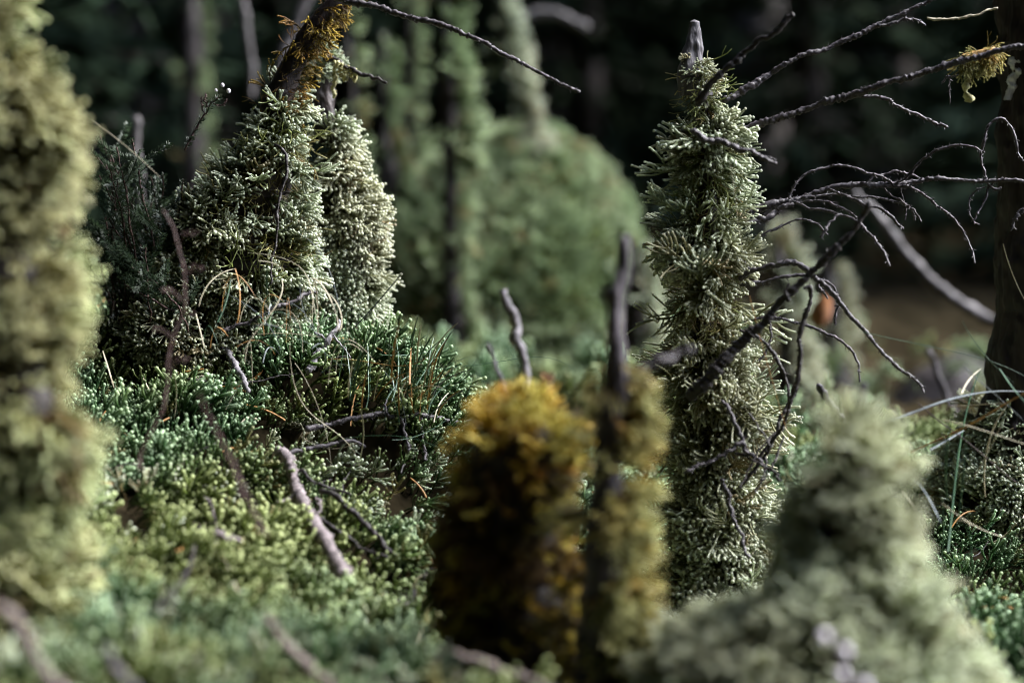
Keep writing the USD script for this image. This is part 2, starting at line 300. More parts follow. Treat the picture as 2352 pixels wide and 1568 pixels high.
def sample(mesh, n, rng):
    v, f = mesh; A, B, C = v[f[:, 0]], v[f[:, 1]], v[f[:, 2]]
    nn = np.cross(B - A, C - A); ar = np.linalg.norm(nn, axis=1)
    i = rng.choice(len(f), n, p=ar / ar.sum()); a, b = rng.random((2, n)); s = a + b > 1; a[s], b[s] = 1 - a[s], 1 - b[s]
    return A[i] + a[:, None] * (B - A)[i] + b[:, None] * (C - A)[i], nn[i] / np.maximum(ar[i], 1e-12)[:, None]
def frames(z, toward, rng, wob=0.6):
    z = unit(z); x = toward + rng.normal(size=z.shape) * wob; x = unit(x - z * (x * z).sum(1, keepdims=True)); y = np.cross(z, x)
    return Rotation.from_matrix(np.stack([x, y, z], -1))
def grow(path, mesh, n, look, seed, kinds="feather", size=(0.7, 1.1), nrm=1.0, bias=(0, 0, 0), wild=0.35, curl=(0, 0, -1), keep=None, loc=(0, 0, 0), clump=0.35, cscale=40, sink=0.002, fit=None):
    """Covers a mesh with shoots. keep(p, n) gives the chance that a place carries moss."""
    rng = np.random.default_rng(seed); p, nn = sample(mesh, n, rng)
    if keep is not None:
        k = rng.random(n) < keep(p, nn); p, nn = p[k], nn[k]
    cl = np.stack([meshkit.noise(p * cscale, seed + 50 + k) - 0.5 for k in range(3)], 1) * 2   # neighbours lean alike, as tufts do
    d = nn * nrm + np.asarray(bias, float) + rng.normal(size=p.shape) * wild * 0.5 + cl * clump * 2.0
    bad = (unit(d) * nn).sum(1) < 0.1
    d[bad] += nn[bad] * 0.8
    big = 0.7 + 0.6 * meshkit.noise(p * cscale * 0.8, seed + 9)
    sc = rng.uniform(*size, len(p)) * big * (1 if fit is None else fit(p))
    shapes = [s for k in kinds.split("+") for s in KINDS[k]]
    return instancer(path, shapes, look, p - nn * sink - np.asarray(loc), frames(d, np.asarray(curl, float)[None] * np.ones_like(p), rng), sc, rng.integers(0, len(shapes), len(p)))
def blend(*fs):
    return lambda p, n: np.prod([f(p, n) for f in fs], axis=0)
def patchy(scale, lo, hi, seed, least=0.0):
    return lambda p, n: least + (1 - least) * np.clip((meshkit.fbm(p * scale, 3, seed) - lo) / (hi - lo), 0, 1)
def px_of(p):
    r = p - EYE; d = r @ FWD
    return 1176 + r[:, 0] / d / K, 784 - (r @ UP) / d / K

# ------------------------------------------------------------------ ground
CTRL = [(-300, 640, 1.75), (-200, 900, 1.5), (-200, 1300, 1.1), (-300, 1600, 0.9), (300, 730, 1.62), (250, 800, 1.5), (460, 790, 1.5), (640, 800, 1.5), (800, 800, 1.5), (900, 830, 1.5), (960, 880, 1.5),
        (300, 1000, 1.38), (500, 950, 1.42), (700, 930, 1.44), (850, 960, 1.42), (1010, 1000, 1.45),
        (330, 1200, 1.28), (600, 1120, 1.34), (850, 1100, 1.39), (990, 1150, 1.42), (400, 1350, 1.17), (650, 1300, 1.23), (800, 1320, 1.25), (970, 1350, 1.29),
        (150, 1500, 1.0), (600, 1480, 1.08), (900, 1500, 1.13), (300, 1640, 0.90), (1000, 1640, 0.97), (1200, 1500, 1.2), (1180, 1250, 1.5), (1300, 1400, 1.35),
        (1600, 1420, 1.42), (1450, 1300, 1.5), (1850, 1350, 1.45), (2000, 1300, 1.45), (2150, 1200, 1.48), (2350, 1190, 1.5), (2500, 1150, 1.5), (2250, 1350, 1.38), (2400, 1450, 1.28), (1500, 1640, 1.1), (2000, 1640, 1.05), (2400, 1640, 1.08),
        (1050, 980, 1.8), (1250, 1000, 1.8), (1700, 1010, 1.9), (2100, 1010, 1.85), (2450, 950, 1.85), (600, 800, 1.8), (200, 700, 2.0),
        (1100, 880, 2.6), (1500, 900, 2.6), (1950, 920, 2.5), (2300, 880, 2.5), (700, 760, 2.5), (-100, 640, 2.6)]
CP = np.array([P(*c) for c in CTRL])
far_pts = [(x, y) for x in np.linspace(-6, 6, 9) for y in (-3, -1, 0.3, 4.5, 7)] + [(x, y) for x in (-4, -3, 3, 4) for y in (1.5, 2.5)]
def far_z(x, y):
    r = np.maximum(y - 4.5, 0)
    return 0.10 + 0.03 * r + 0.16 * np.maximum(y - 8, 0) - 0.10 * np.exp(-((y + 1) / 1.5) ** 2) + 0.12 * (meshkit.fbm(np.stack([x * 0.5, y * 0.5, 0 * x], -1), 3, 7) - 0.5) + 0.30 * np.maximum(np.abs(x) - 3.0, 0) ** 1.0 + 0.30 * np.maximum(-y - 2.0, 0)
fp = np.array(far_pts)
rbf = RBFInterpolator(np.vstack([CP[:, :2], fp]), np.r_[CP[:, 2], far_z(fp[:, 0], fp[:, 1])], kernel="linear", smoothing=0.004)
def bumps(x, y):
    q = np.stack([x, y, 0 * x], -1)
    return 0.040 * (meshkit.fbm(q * 10, 2, 3) - 0.5) + 0.036 * (meshkit.fbm(q * 24, 2, 4) - 0.5)
def top_z(x, y):
    """Height of the moss surface."""
    x, y = np.asarray(x, float), np.asarray(y, float); sh = np.broadcast(x, y).shape; X, Y = np.broadcast_to(x, sh).ravel(), np.broadcast_to(y, sh).ravel()
    w = np.clip((np.hypot(X, Y - 1.8) - 3.0) / 2.0, 0, 1); w = w * w * (3 - 2 * w)
    z = np.zeros(len(X)); near = w < 1
    z[near] = rbf(np.stack([X[near], Y[near]], 1))
    z = z * (1 - w) + far_z(X, Y) * w + bumps(X, Y)
    return z.reshape(sh)
DEPTH = 0.016
xs = np.unique(np.r_[np.linspace(-0.85, 0.85, 171), np.geomspace(0.87, 60, 60), -np.geomspace(0.87, 60, 60)])
ys = np.unique(np.r_[np.linspace(0.5, 2.0, 151), np.linspace(2.0, 5, 60), np.geomspace(5, 60, 50), 0.5 - np.geomspace(0.03, 40, 40)])
GX, GY = np.meshgrid(xs, ys, indexing="ij"); GZ = top_z(GX, GY) - DEPTH
ny = len(ys); i, j = np.meshgrid(np.arange(len(xs) - 1), np.arange(ny - 1), indexing="ij")
a, b, c, d = i * ny + j, (i + 1) * ny + j, (i + 1) * ny + j + 1, i * ny + j + 1
ground = (np.stack([GX, GY, GZ], -1).reshape(-1, 3), np.vstack([np.stack([a, b, c], -1).reshape(-1, 3), np.stack([a, c, d], -1).reshape(-1, 3)]))
single("ground", ground, "soil", kind="structure")
_tz = lambda p: float(top_z(p[0], p[1]))
def G(px, py, lift=0.0, d0=0.7, d1=4.0):
    """Where the view through a picture point meets the moss, raised by lift."""
    ds = np.linspace(d0, d1, 700); q = np.array([P(px, py, d) for d in ds]); h = q[:, 2] - top_z(q[:, 0], q[:, 1]) - lift
    k = np.argmax(h < 0)
    return q[k] if (h < 0).any() and ds[k] < 1.56 else P(px, py, 1.48)
def on_moss(pts, lift=0.0):
    out = [G(x, y, lift) for x, y in pts]
    return np.array(out)

def carpet(path, box, n, look, seed, size, kinds, keep=None, bias=(0.25, -0.1, 0.3), label=None, thin=True):
    rng = np.random.default_rng(seed)
    x, y = rng.uniform(box[0], box[1], n), rng.uniform(box[2], box[3], n)
    e = 0.006
    gx, gy = (top_z(x + e, y) - top_z(x - e, y)) / (2 * e), (top_z(x, y + e) - top_z(x, y - e)) / (2 * e)
    z = top_z(x, y) - DEPTH; nn = unit(np.stack([-gx, -gy, 1 + 0 * gx], 1)); p = np.stack([x, y, z], 1)
    k = np.ones(n, bool) if keep is None else rng.random(n) < keep(p, nn)
    p, nn = p[k], nn[k]
    cl = np.stack([meshkit.noise(p * 28, seed + k) - 0.5 for k in range(3)], 1) * 2
    dirs = nn + np.asarray(bias) + cl * 1.0 + rng.normal(size=p.shape) * 0.14
    sc = rng.uniform(*size, len(p)) * (0.65 + 0.7 * meshkit.noise(p * 30, seed + 5))
    shapes = [s for kk in kinds.split("+") for s in KINDS[kk]]
    pi = instancer(path, shapes, look, p, frames(dirs, np.array([[1.0, 0, 0]]) * np.ones_like(p), rng), sc, rng.integers(0, len(shapes), len(p)))
    if label: tag(pi, label, "moss", kind="stuff")
def in_view(lo=0.0):
    def f(p, n):
        x, y = px_of(p); return ((x > -350) & (x < 2700) & (y < 1800)).astype(float)
    return f
carpet("/World/moss_carpet", (-0.75, 0.72, 0.72, 1.80), 56000, "green_moss", 101, (0.6, 1.3), "upright+upright+tail", blend(in_view(), patchy(18, 0.37, 0.47, 12, 0.05)),
       label="carpet of bright green moss covering the mound and floor between the stumps")
carpet("/World/pale_moss_tufts", (-0.75, 0.72, 0.80, 1.75), 9000, "pale_moss", 103, (0.55, 0.9), "feather+tail", blend(in_view(), patchy(11, 0.48, 0.58, 17)),
       label="paler feathery moss in loose tufts among the green moss of the mound")
carpet("/World/far_moss", (-2.4, 2.4, 1.8, 3.4), 7000, "green_moss", 102, (1.3, 2.2), "upright+feather", blend(patchy(2.5, 0.46, 0.60, 14), lambda p, n: np.where(p[:, 0] > 0.3, 0.25, 1.0)),
       label="blurred moss in patches on the forest floor behind the stumps")

# ------------------------------------------------------------------ forest: spruces behind, beside and behind the camera (their shade makes the dark)
def spruce_parts(seed, H=9.0, base=1.4, R=1.7, nbr=110, low=False):
    g = np.random.default_rng(seed)
    zs = np.linspace(-0.3, H, 26)
    trunk = tube(np.stack([0.05 * np.sin(zs * 0.7 + seed), 0.05 * np.cos(zs * 0.5), zs], 1), 0.14 * (1 - zs.clip(0) / H * 0.92) * (1 + 0.5 * np.exp(-(zs + 0.3) / 0.25)), 12, 0.05, g)
    tri, sticks = [], []
    for k in range(nbr):
        z = base + (H - base) * (k + g.random()) / nbr; l = R * (1 - (z - base) / (H - base)) ** 0.8 * (0.6 + 0.5 * g.random()) + 0.15; a = k * 2.4 + g.normal() * 0.3
        o = np.array([math.cos(a), math.sin(a), 0]); s = np.linspace(0, 1, 6)
        path = np.array([0, 0, z]) + o * (l * s)[:, None] + np.array([0, 0, 1.0]) * (-0.35 * l * s ** 1.2 + 0.18 * l * s ** 3)[:, None]
        sticks.append(tube(path, 0.018 * (1 - 0.85 * s), 4))
        m = int(26 + 44 * l); t = g.random(m) ** 0.7; b = np.stack([np.interp(t, s, path[:, q]) for q in range(3)], 1)
        dirn = unit(o + g.normal(size=(m, 3)) * [0.6, 0.6, 0.25] + [0, 0, -0.45]); w = unit(np.cross(dirn, g.normal(size=(m, 3)))); ln = g.uniform(0.10, 0.28, m)[:, None]; wd = g.uniform(0.018, 0.05, m)[:, None]
        b = b + g.normal(size=(m, 3)) * 0.03
        tri.append(np.stack([b - w * wd * 0.4, b + dirn * ln * 0.5 + w * wd, b + dirn * ln, b + dirn * ln * 0.45 - w * wd], 1))
    q = np.vstack(tri).reshape(-1, 3); n = len(q) // 4; i = np.arange(n)[:, None] * 4
    crown = (q, np.vstack([i + [0, 1, 2], i + [0, 2, 3]]))
    return trunk, join(sticks), crown
rngF = np.random.default_rng(77)
def ray_blocked(x, y, R, base, H):
    """Whether a crown would stand in the opening that lights the stumps."""
    for q in ((0.05, 1.3, 0.35), (0.1, 3.0, 0.5), (-0.3, 1.0, 0.4), (0.35, 0.9, 0.3), (-0.4, 3.0, 0.5), (2.2, 7.0, 1.5)):
        t = np.linspace(0.5, 16, 60); r = np.array(q) + t[:, None] * SUN_DIR
        cr = np.where((r[:, 2] > base - 0.6) & (r[:, 2] < H), R * (1 - (r[:, 2] - base) / (H - base)).clip(0, 1) ** 0.8 + 0.10 * t, -1)
        if (np.hypot(r[:, 0] - x, r[:, 1] - y) < cr).any(): return True
    return False
spots = []
TALL = [(-1.9, 0.9), (-1.7, 2.7), (-0.9, -1.1), (1.2, -1.2), (-2.6, -0.8), (2.4, -1.9), (0.1, -2.6)]
def try_spot(x, y, low):
    R, base, H = (1.5, 0.25, 5.0) if low else (1.9, 1.5, 9.5)
    if ray_blocked(x, y, R, base, H): return
    if all((x - a) ** 2 + (y - b) ** 2 > (0.95 if low or l else 1.25) ** 2 for a, b, l in spots): spots.append((x, y, low))
for _ in range(900):
    y = rngF.uniform(4.9, 11.5); x = rngF.uniform(-1, 1) * (1.5 + 0.5 * y)
    if y > 6.5 and rngF.random() < 0.55: try_spot(x, y, True)
    else: try_spot(x, y, False)
for _ in range(500): try_spot(rngF.uniform(-7, -1.9), rngF.uniform(-4, 6), False)
for _ in range(500): try_spot(rngF.uniform(-6, 5), rngF.uniform(-6, -1.7), False)
for _ in range(400): try_spot(rngF.uniform(-6, 3.5), rngF.uniform(-6, -1.6), True)
for _ in range(300): try_spot(rngF.uniform(-6, -1.6), rngF.uniform(-3, 5), True)
for _ in range(300): try_spot(rngF.uniform(2.2, 9), rngF.uniform(-5, 9), False)
spots = [(x, y, l) for x, y, l in spots if y > -3.4 and abs(x) < max(4.2, 0.62 * y)]   # the rest would stand unseen behind these
spots += [(x, y, 3) for x, y in ((1.25, 4.5), (2.0, 4.9), (0.75, 5.0), (1.65, 5.7), (0.2, 5.5), (-0.7, 4.7), (-1.5, 4.6), (2.7, 5.6), (-1.1, 3.9), (2.35, 4.1))]
protos = {}
spots += [(x, y, 2) for x, y in TALL]
for n, (x, y, low) in enumerate(spots):
    small = low == 3; low = 1 if small else low; v = (low, n % 3 if low != 2 else 0)
    nm = "young_spruce" if low == 1 else "spruce_tree"
    z = float(top_z(x, y)) - 0.03
    path = numbered("/World/" + nm)
    xf = UsdGeom.Xform.Define(stage, path); xf.AddTranslateOp().Set(Gf.Vec3d(x, y, z)); xf.AddRotateZOp().Set(float(rngF.uniform(0, 360))); s = float(rngF.uniform(0.85, 1.15)) * (0.36 if small else 1.0); xf.AddScaleOp().Set(Gf.Vec3f(s, s, s))
    if v not in protos:
        tr, st, cr = spruce_parts(25, 15.0, 2.9, 2.9, 170) if low == 2 else spruce_parts(5 + n % 3, 5.0, 0.15, 1.35, 80) if low else spruce_parts(15 + n % 3, 9.5, 1.5, 1.9, 120)
        for part, ms, look in (("trunk", tr, "tree_bark"), ("branches", st, "tree_bark"), ("crown", cr, "spruce_needles")):
            usdkit.mesh(stage, path + "/" + part, ms, "/World/Looks/" + look, part != "crown")
        protos[v] = path
    else:
        xf.GetPrim().GetReferences().AddInternalReference(protos[v]); xf.GetPrim().SetInstanceable(True)
    if low == 1: tag(xf, "dark young spruce lost in the blurred gloom of the forest behind", "tree", "young spruces in the dark behind")
    else: tag(xf, "dark spruce of the forest standing around the mossy stumps", "tree", "spruces around the clearing")

# ------------------------------------------------------------------ the big snag in focus, right
g = np.random.default_rng(1)
D = 1.42
T = Thing("mossy_snag", "tall broken snag coated in pale moss, with dead branches reaching right", "snag", P(1640, 1380, D))
core = body([(90, 1578, 1612), (160, 1584, 1626), (250, 1572, 1660), (330, 1562, 1688), (420, 1555, 1692), (520, 1545, 1700), (750, 1542, 1692), (850, 1540, 1710), (950, 1545, 1738), (1100, 1560, 1740), (1300, 1550, 1760), (1430, 1520, 1790)], D, 0.95, 0.016, 0.016, 24, 3, 110, 60)
T.part("wood_core", core, "rotten_wood")
tipv = body([(50, 1591, 1599), (62, 1585, 1605), (90, 1575, 1609), (120, 1565, 1612), (150, 1559, 1616), (220, 1562, 1640)], D, 0.8, 0.0, 0.003, 60, 5, 90, 40, 0.0025)
T.part("broken_tip", tipv, "tip_wood")
def snag_keep(p, n):
    x, y = px_of(p)
    bare = np.clip((x - 1540) / 60, 0, 1) * np.clip((1705 - x) / 30, 0, 1) * np.clip((y - 240) / 40, 0, 1) * np.clip((1180 - y) / 60, 0, 1) * (n[:, 1] < 0)
    pt = np.clip((meshkit.fbm(p * 36, 3, 8) - 0.38) / 0.10, 0, 1)
    return np.where(y < 128, 0, 1) * (0.10 + 0.90 * pt) * (1 - 0.35 * bare)
grow(T.path + "/moss", core, 3600, "pale_moss", 201, "feather+tail", (0.55, 1.15), 1.0, (0.18, -0.05, -0.2), 0.45, (0, 0, -1), snag_keep, T.loc, 0.65, 45, fit=lambda p: np.clip(0.5 + (px_of(p)[1] - 150) / 300, 0.5, 1.0))
grow(T.path + "/long_moss", core, 420, "pale_moss", 203, "frond+tail", (0.55, 1.1), 1.0, (0.05, -0.05, -0.3), 0.9, (0, 0, 1), lambda p, n: (px_of(p)[1] > 300) * 1.0, T.loc, 0.5, 30)
grow(T.path + "/dead_moss", core, 2600, "olive_moss", 202, "strand", (0.6, 1.1), 0.8, (0, 0, -0.6), 0.5, (0, 0, -1), lambda p, n: np.where(px_of(p)[1] < 140, 0, 1.0), T.loc, 0.3, 30)
mm = D * K   # metres per picture unit at the snag
def branch(pts, w0, w1, d0, d1=None, subs=(), pegs=0.0, look="twig_bark", bow=0.0, thing=None):
    thing = thing or T
    bp = thing.part("branch", twig(px_path(pts, d0, d1, bow), w0 * mm / 2, w1 * mm / 2, g, 0.13, pegs), look)
    for sp, a, b, e0, e1 in subs:
        thing.part("twig", twig(px_path(sp, e0, e1), a * mm / 2, b * mm / 2, g, 0.13, max(pegs, 0.6)), look, parent=bp)
    return bp
branch([(1600, 235), (1630, 200), (1678, 151), (1745, 92), (1818, 36)], 19, 13, 1.36, 1.34, look="dark_twig")
branch([(1660, 232), (1689, 220), (1757, 176), (1865, 119), (1973, 79), (2045, 43), (2153, 0), (2260, -40)], 17, 9, 1.42, 1.44,
       [([(2020, 61), (2067, 50), (2110, 45), (2123, 58)], 9, 5, 1.43, 1.44)], 0.15)
branch([(1655, 312), (1685, 302), (1743, 288), (1847, 252), (1955, 220), (2009, 202), (2117, 166), (2214, 140), (2297, 119), (2390, 96)], 20, 13, 1.43, 1.38,
       [([(1955, 214), (2009, 227), (2081, 252), (2139, 277), (2178, 293)], 11, 8, 1.43, 1.43), ([(2230, 150), (2218, 169), (2182, 176), (2164, 191)], 6, 4, 1.43, 1.46), ([(2178, 178), (2181, 208), (2182, 238)], 4, 3, 1.45, 1.45)], 0.12)
branch([(1590, 300), (1613, 313), (1667, 331), (1736, 356), (1782, 378)], 20, 7, 1.345, 1.34, [([(1750, 359), (1768, 362), (1781, 367)], 4, 3, 1.34, 1.34)], 0.1)
branch([(1720, 490), (1755, 473), (1810, 459), (1839, 454), (1923, 435), (2031, 428), (2067, 423), (2139, 413), (2200, 411), (2352, 414), (2400, 417)], 19, 9, 1.43, 1.45, [
    ([(1715, 520), (1739, 505), (1780, 487), (1815, 469)], 14, 12, 1.42, 1.43),
    ([(1813, 456), (1823, 432), (1851, 401), (1887, 386), (1931, 380), (1983, 393), (2022, 406), (2051, 423)], 6, 7, 1.43, 1.44),
    ([(2055, 423), (2091, 394), (2127, 363), (2171, 338), (2218, 335), (2261, 349)], 7, 6, 1.44, 1.42),
    ([(1983, 430), (2022, 401), (2060, 395), (2091, 401), (2118, 416)], 6, 5, 1.45, 1.46),
    ([(2050, 425), (2091, 432), (2127, 452), (2163, 480), (2207, 522), (2229, 564), (2236, 602)], 8, 5, 1.44, 1.41),
    ([(1900, 436), (1923, 440), (1959, 456), (1983, 468), (2019, 478), (2051, 500), (2072, 528)], 7, 6, 1.42, 1.40),
    ([(1839, 455), (1911, 449), (1959, 452), (2019, 454), (2055, 461), (2084, 473), (2099, 504)], 6, 5, 1.43, 1.44),
    ([(2028, 430), (2036, 438), (2079, 468), (2103, 488), (2114, 509)], 6, 5, 1.44, 1.43),
    ([(2066, 425), (2070, 440), (2079, 468), (2079, 507)], 4, 3, 1.44, 1.44),
    ([(1827, 468), (1875, 462), (1907, 466), (1935, 478), (1967, 497)], 6, 6, 1.43, 1.41),
    ([(1823, 464), (1859, 478), (1911, 485), (1935, 492), (1969, 507), (1995, 536), (2019, 569), (2043, 612)], 7, 7, 1.42, 1.38),
    ([(1933, 492), (1904, 514), (1885, 545)], 6, 6, 1.40, 1.39)], 0.55)
branch([(1735, 540), (1779, 526), (1803, 514), (1839, 507), (1863, 509), (1899, 536)], 7, 5, 1.43, 1.44, (), 0.5)
branch([(1700, 640), (1728, 624), (1757, 617), (1811, 606), (1851, 620), (1883, 646), (1919, 685), (1973, 743), (2027, 804), (2081, 858), (2113, 883), (2124, 903)], 16, 6, 1.41, 1.37,
       [([(1728, 624), (1712, 610), (1705, 600)], 10, 6, 1.41, 1.41), ([(1876, 646), (1886, 664), (1898, 685)], 7, 6, 1.40, 1.40)], 0.45)
branch([(1700, 655), (1736, 649), (1793, 638), (1851, 635), (1894, 646), (1919, 667), (1923, 707), (1917, 745)], 9, 6, 1.42, 1.42, (), 0.5)
branch([(1710, 742), (1757, 734), (1811, 736), (1865, 754), (1919, 775), (1955, 808), (1973, 844), (1977, 876)], 8, 6, 1.42, 1.40, [([(1765, 736), (1772, 760), (1767, 790), (1746, 829)], 6, 5, 1.41, 1.40)], 0.5)
branch([(1585, 905), (1602, 887), (1721, 772), (1811, 682), (1883, 610), (1962, 527), (1994, 466)], 30, 12, 1.335, 1.31,
       [([(1812, 690), (1806, 668), (1811, 658)], 12, 6, 1.32, 1.32), ([(1893, 600), (1898, 585), (1896, 575)], 10, 5, 1.32, 1.32)], 0.0, "dark_twig")
branch([(1700, 758), (1739, 772), (1779, 815), (1804, 869), (1808, 923), (1790, 977), (1739, 1088)], 9, 7, 1.38, 1.36, (), 0.3, "dark_twig")
branch([(1857, 660), (1865, 662), (1844, 736), (1836, 833), (1818, 912), (1793, 995), (1750, 1060), (1700, 1110)], 12, 9, 1.33, 1.36, [([(1864, 664), (1856, 660), (1846, 664)], 8, 8, 1.33, 1.33)], 0.35, "dark_twig")
branch([(1660, 920), (1678, 955), (1710, 1018), (1745, 1065)], 12, 9, 1.36, 1.35, [([(1710, 1018), (1649, 1051), (1570, 1081)], 10, 6, 1.35, 1.34)], 0.1)
branch([(1660, 1100), (1671, 1141), (1696, 1213), (1721, 1285)], 12, 7, 1.36, 1.35, (), 0.1)
for a, b in (((1790, 985), (1700, 1120)), ((1800, 1000), (1745, 1110)), ((1720, 950), (1775, 1030)), ((1700, 1010), (1790, 1090)), ((1760, 1030), (1735, 1130)), ((1720, 1040), (1790, 1105)), ((1690, 1040), (1760, 1075))):
    branch([a, ((a[0] + b[0]) / 2 + g.normal() * 6, (a[1] + b[1]) / 2 + g.normal() * 6), b], 6, 4, 1.36, 1.34, (), 0.3, "dark_twig")

# yellow-brown tuft hanging on the upper branch
t = Thing("moss_tuft", "yellow and rust moss tuft hanging from the high branch by the right trunk", "moss", P(2250, 130, 1.40))
gt = np.random.default_rng(9)
tuft_core = tube(smooth_path(px_path([(2212, 141), (2245, 131), (2285, 122)], 1.40), 0.002)[0], 0.0045, 10, 0.15, gt)
t.part("core", tuft_core, "rust_moss")
grow(t.path + "/shoots", tuft_core, 120, "golden_moss", 205, "strand+tail", (0.25, 0.55), 0.55, (0, -0.2, -1.2), 0.3, (0, 0, -1), None, t.loc, 0.3, 60)
t.part("strand", twig(px_path([(2222, 130), (2226, 175), (2216, 205), (2226, 232)], 1.40), 0.0016, 0.0026, gt, 0.25, 0.6), "straw_moss")

# ------------------------------------------------------------------ the two stumps in focus, left
D = 1.51; mm = D * K
T = Thing("mossy_stump", "leaning pointed stump with orange moss on its stem and shaggy moss skirt", "tree stump", P(580, 760, D))
core = body([(225, 612, 674), (250, 604, 684), (300, 584, 702), (345, 545, 712), (400, 490, 720), (430, 452, 722), (500, 408, 718), (560, 372, 706), (640, 335, 698), (700, 305, 690), (820, 270, 720)], D, 0.42, 0.016, 0.026, 20, 11, 90, 60)
T.part("wood_core", core, "rotten_wood")
stem_pts = [(625, 262), (645, 212), (668, 160), (695, 105), (726, 55), (768, 8), (800, -30)]
stem = tube(smooth_path(px_path(stem_pts, D), 0.003)[0], np.interp(np.linspace(0, 1, len(smooth_path(px_path(stem_pts, D), 0.003)[0])), [0, .3, .6, 1], np.array([33, 27, 22, 15]) * mm), 16, 0.07, g)
T.part("leaning_stem", stem, "dark_bark")
def right_lit(x0, x1, lo): return lambda p, n: lo + (1 - lo) * np.clip((px_of(p)[0] - x0) / (x1 - x0), 0, 1)
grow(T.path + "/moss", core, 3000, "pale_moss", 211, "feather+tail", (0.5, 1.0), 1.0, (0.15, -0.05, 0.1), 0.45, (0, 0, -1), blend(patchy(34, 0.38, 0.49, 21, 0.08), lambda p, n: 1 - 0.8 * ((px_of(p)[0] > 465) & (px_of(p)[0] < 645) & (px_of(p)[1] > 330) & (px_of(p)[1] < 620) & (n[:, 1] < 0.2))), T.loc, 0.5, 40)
grow(T.path + "/long_moss", core, 90, "pale_moss", 214, "frond+tail", (0.5, 0.9), 1.0, (0.05, -0.05, -0.05), 0.9, (0, 0, 1), None, T.loc, 0.5, 30)
grow(T.path + "/dead_moss", core, 3600, "olive_moss", 212, "strand", (0.7, 1.3), 0.6, (0.1, -0.2, -0.5), 0.5, (0, 0, -1), lambda p, n: np.clip((480 - px_of(p)[1]) / 200, 0.25, 1), T.loc, 0.4, 30)
grow(T.path + "/orange_moss", stem, 620, "brown_gold_moss", 213, "tail+strand+strand", (0.35, 0.75), 0.8, (0.5, 0, 0.2), 0.5, (0, 0, -1), lambda p, n: np.clip(0.35 + n[:, 0] * 0.8, 0.15, 1), T.loc, 0.4, 50)
T.part("root_thread", twig(px_path([(632, 335), (648, 352), (655, 385), (648, 440), (636, 500), (628, 560), (622, 655)], 1.435, 1.42), 0.0014, 0.0007, g, 0.15, 0.2), "dark_twig")
T = Thing("mossy_stump", "dark bark stump with a mossy cap and moss cone, right of the leaning stump", "tree stump", P(800, 790, 1.56))
D = 1.56; mm = D * K
core = body([(285, 742, 775), (350, 738, 795), (400, 732, 812), (450, 722, 838), (500, 715, 858), (550, 705, 876), (620, 695, 890), (720, 690, 892), (800, 690, 890), (860, 680, 890)], D, 0.6, 0.014, 0.016, 18, 13, 90, 60)
T.part("wood_core", core, "rotten_wood")
T.part("bark_stem", body([(128, 705, 762), (150, 702, 766), (200, 706, 764), (240, 716, 768), (275, 722, 772), (330, 720, 780)], D, 1.0, 0.0, 0.006, 50, 17, 80, 60, 0.003), "dark_bark")
grow(T.path + "/moss", core, 3400, "pale_moss", 221, "feather+tail+tail", (0.5, 1.05), 1.0, (0.2, -0.05, -0.2), 0.4, (0, 0, -1), blend(patchy(34, 0.36, 0.47, 23, 0.12)), T.loc, 0.5, 45)
cap = body([(112, 728, 742), (118, 712, 762), (135, 702, 768), (160, 700, 768)], D, 1.0, 0.0, 0.004, 50, 19, 20, 26)
grow(T.path + "/moss_cap", cap, 260, "pale_moss", 222, "tail+feather", (0.3, 0.5), 0.8, (0.2, 0, -0.3), 0.4, (0, 0, -1), None, T.loc, 0.4, 60)
bp = T.part("branch", twig(px_path([(745, 132), (775, 146), (810, 160), (850, 174), (887, 187)], D - 0.02, D - 0.04), 0.0026, 0.0012, g, 0.12, 0.1), "dark_twig")
for k in range(7):
    x = 768 + 8 * k; T.part("moss_strand", twig(px_path([(x, 140 + 3 * k), (x - 3 + 6 * g.random(), 152 + 3 * k), (x - 4 + 8 * g.random(), 160 + 4 * k + (70 if k == 0 else 14 * g.random()))], D - 0.03), 0.0015, 0.0013, g, 0.25, 0.5), "straw_moss", parent=bp)

# ------------------------------------------------------------------ thin branch across the top
single("long_twig", twig(px_path([(740, -20), (790, 2), (870, 20), (960, 42), (1050, 72), (1130, 108), (1200, 150), (1270, 188), (1335, 215)], 1.44, 1.40), 0.0026, 0.0013, np.random.default_rng(41), 0.14, 0.22), "twig_bark",
       "long thin dead twig arching down across the top of the scene", "twig")

# ------------------------------------------------------------------ right tree trunk with mossy foot
D = 1.55; mm = D * K
T = Thing("conifer_tree", "dark reddish tree trunk at the right edge with a mossy foot", "tree", P(2380, 1200, D))
trunk = body([(-80, 2290, 2460), (150, 2300, 2462), (400, 2294, 2465), (750, 2284, 2475), (900, 2268, 2490), (1020, 2235, 2510), (1150, 2200, 2540), (1300, 2180, 2580)], D, 1.0, 0.0, 0.006, 40, 31, 260, 150, 0.0045)
T.part("trunk", trunk, "dark_bark")
T.part("broken_scar", body([(122, 2326, 2338), (135, 2322, 2362), (165, 2320, 2364), (185, 2316, 2350), (205, 2312, 2334), (230, 2308, 2318)], 1.532, 0.45, 0.0, 0.006, 260, 37, 40, 34), "white_wood")
foot = body([(900, 2275, 2480), (980, 2250, 2500), (1050, 2225, 2520), (1150, 2190, 2540), (1300, 2160, 2580)], D, 1.0, 0.004, 0.012, 20, 33, 60, 50)
grow(T.path + "/moss", foot, 3400, "pale_moss", 231, "feather+tail", (0.6, 1.0), 1.0, (-0.1, -0.1, 0.15), 0.45, (0, 0, -1), blend(patchy(30, 0.32, 0.46, 25, 0.25), lambda p, n: np.clip((px_of(p)[1] - 915) / 160, 0.0, 1)), T.loc, 0.5, 40)
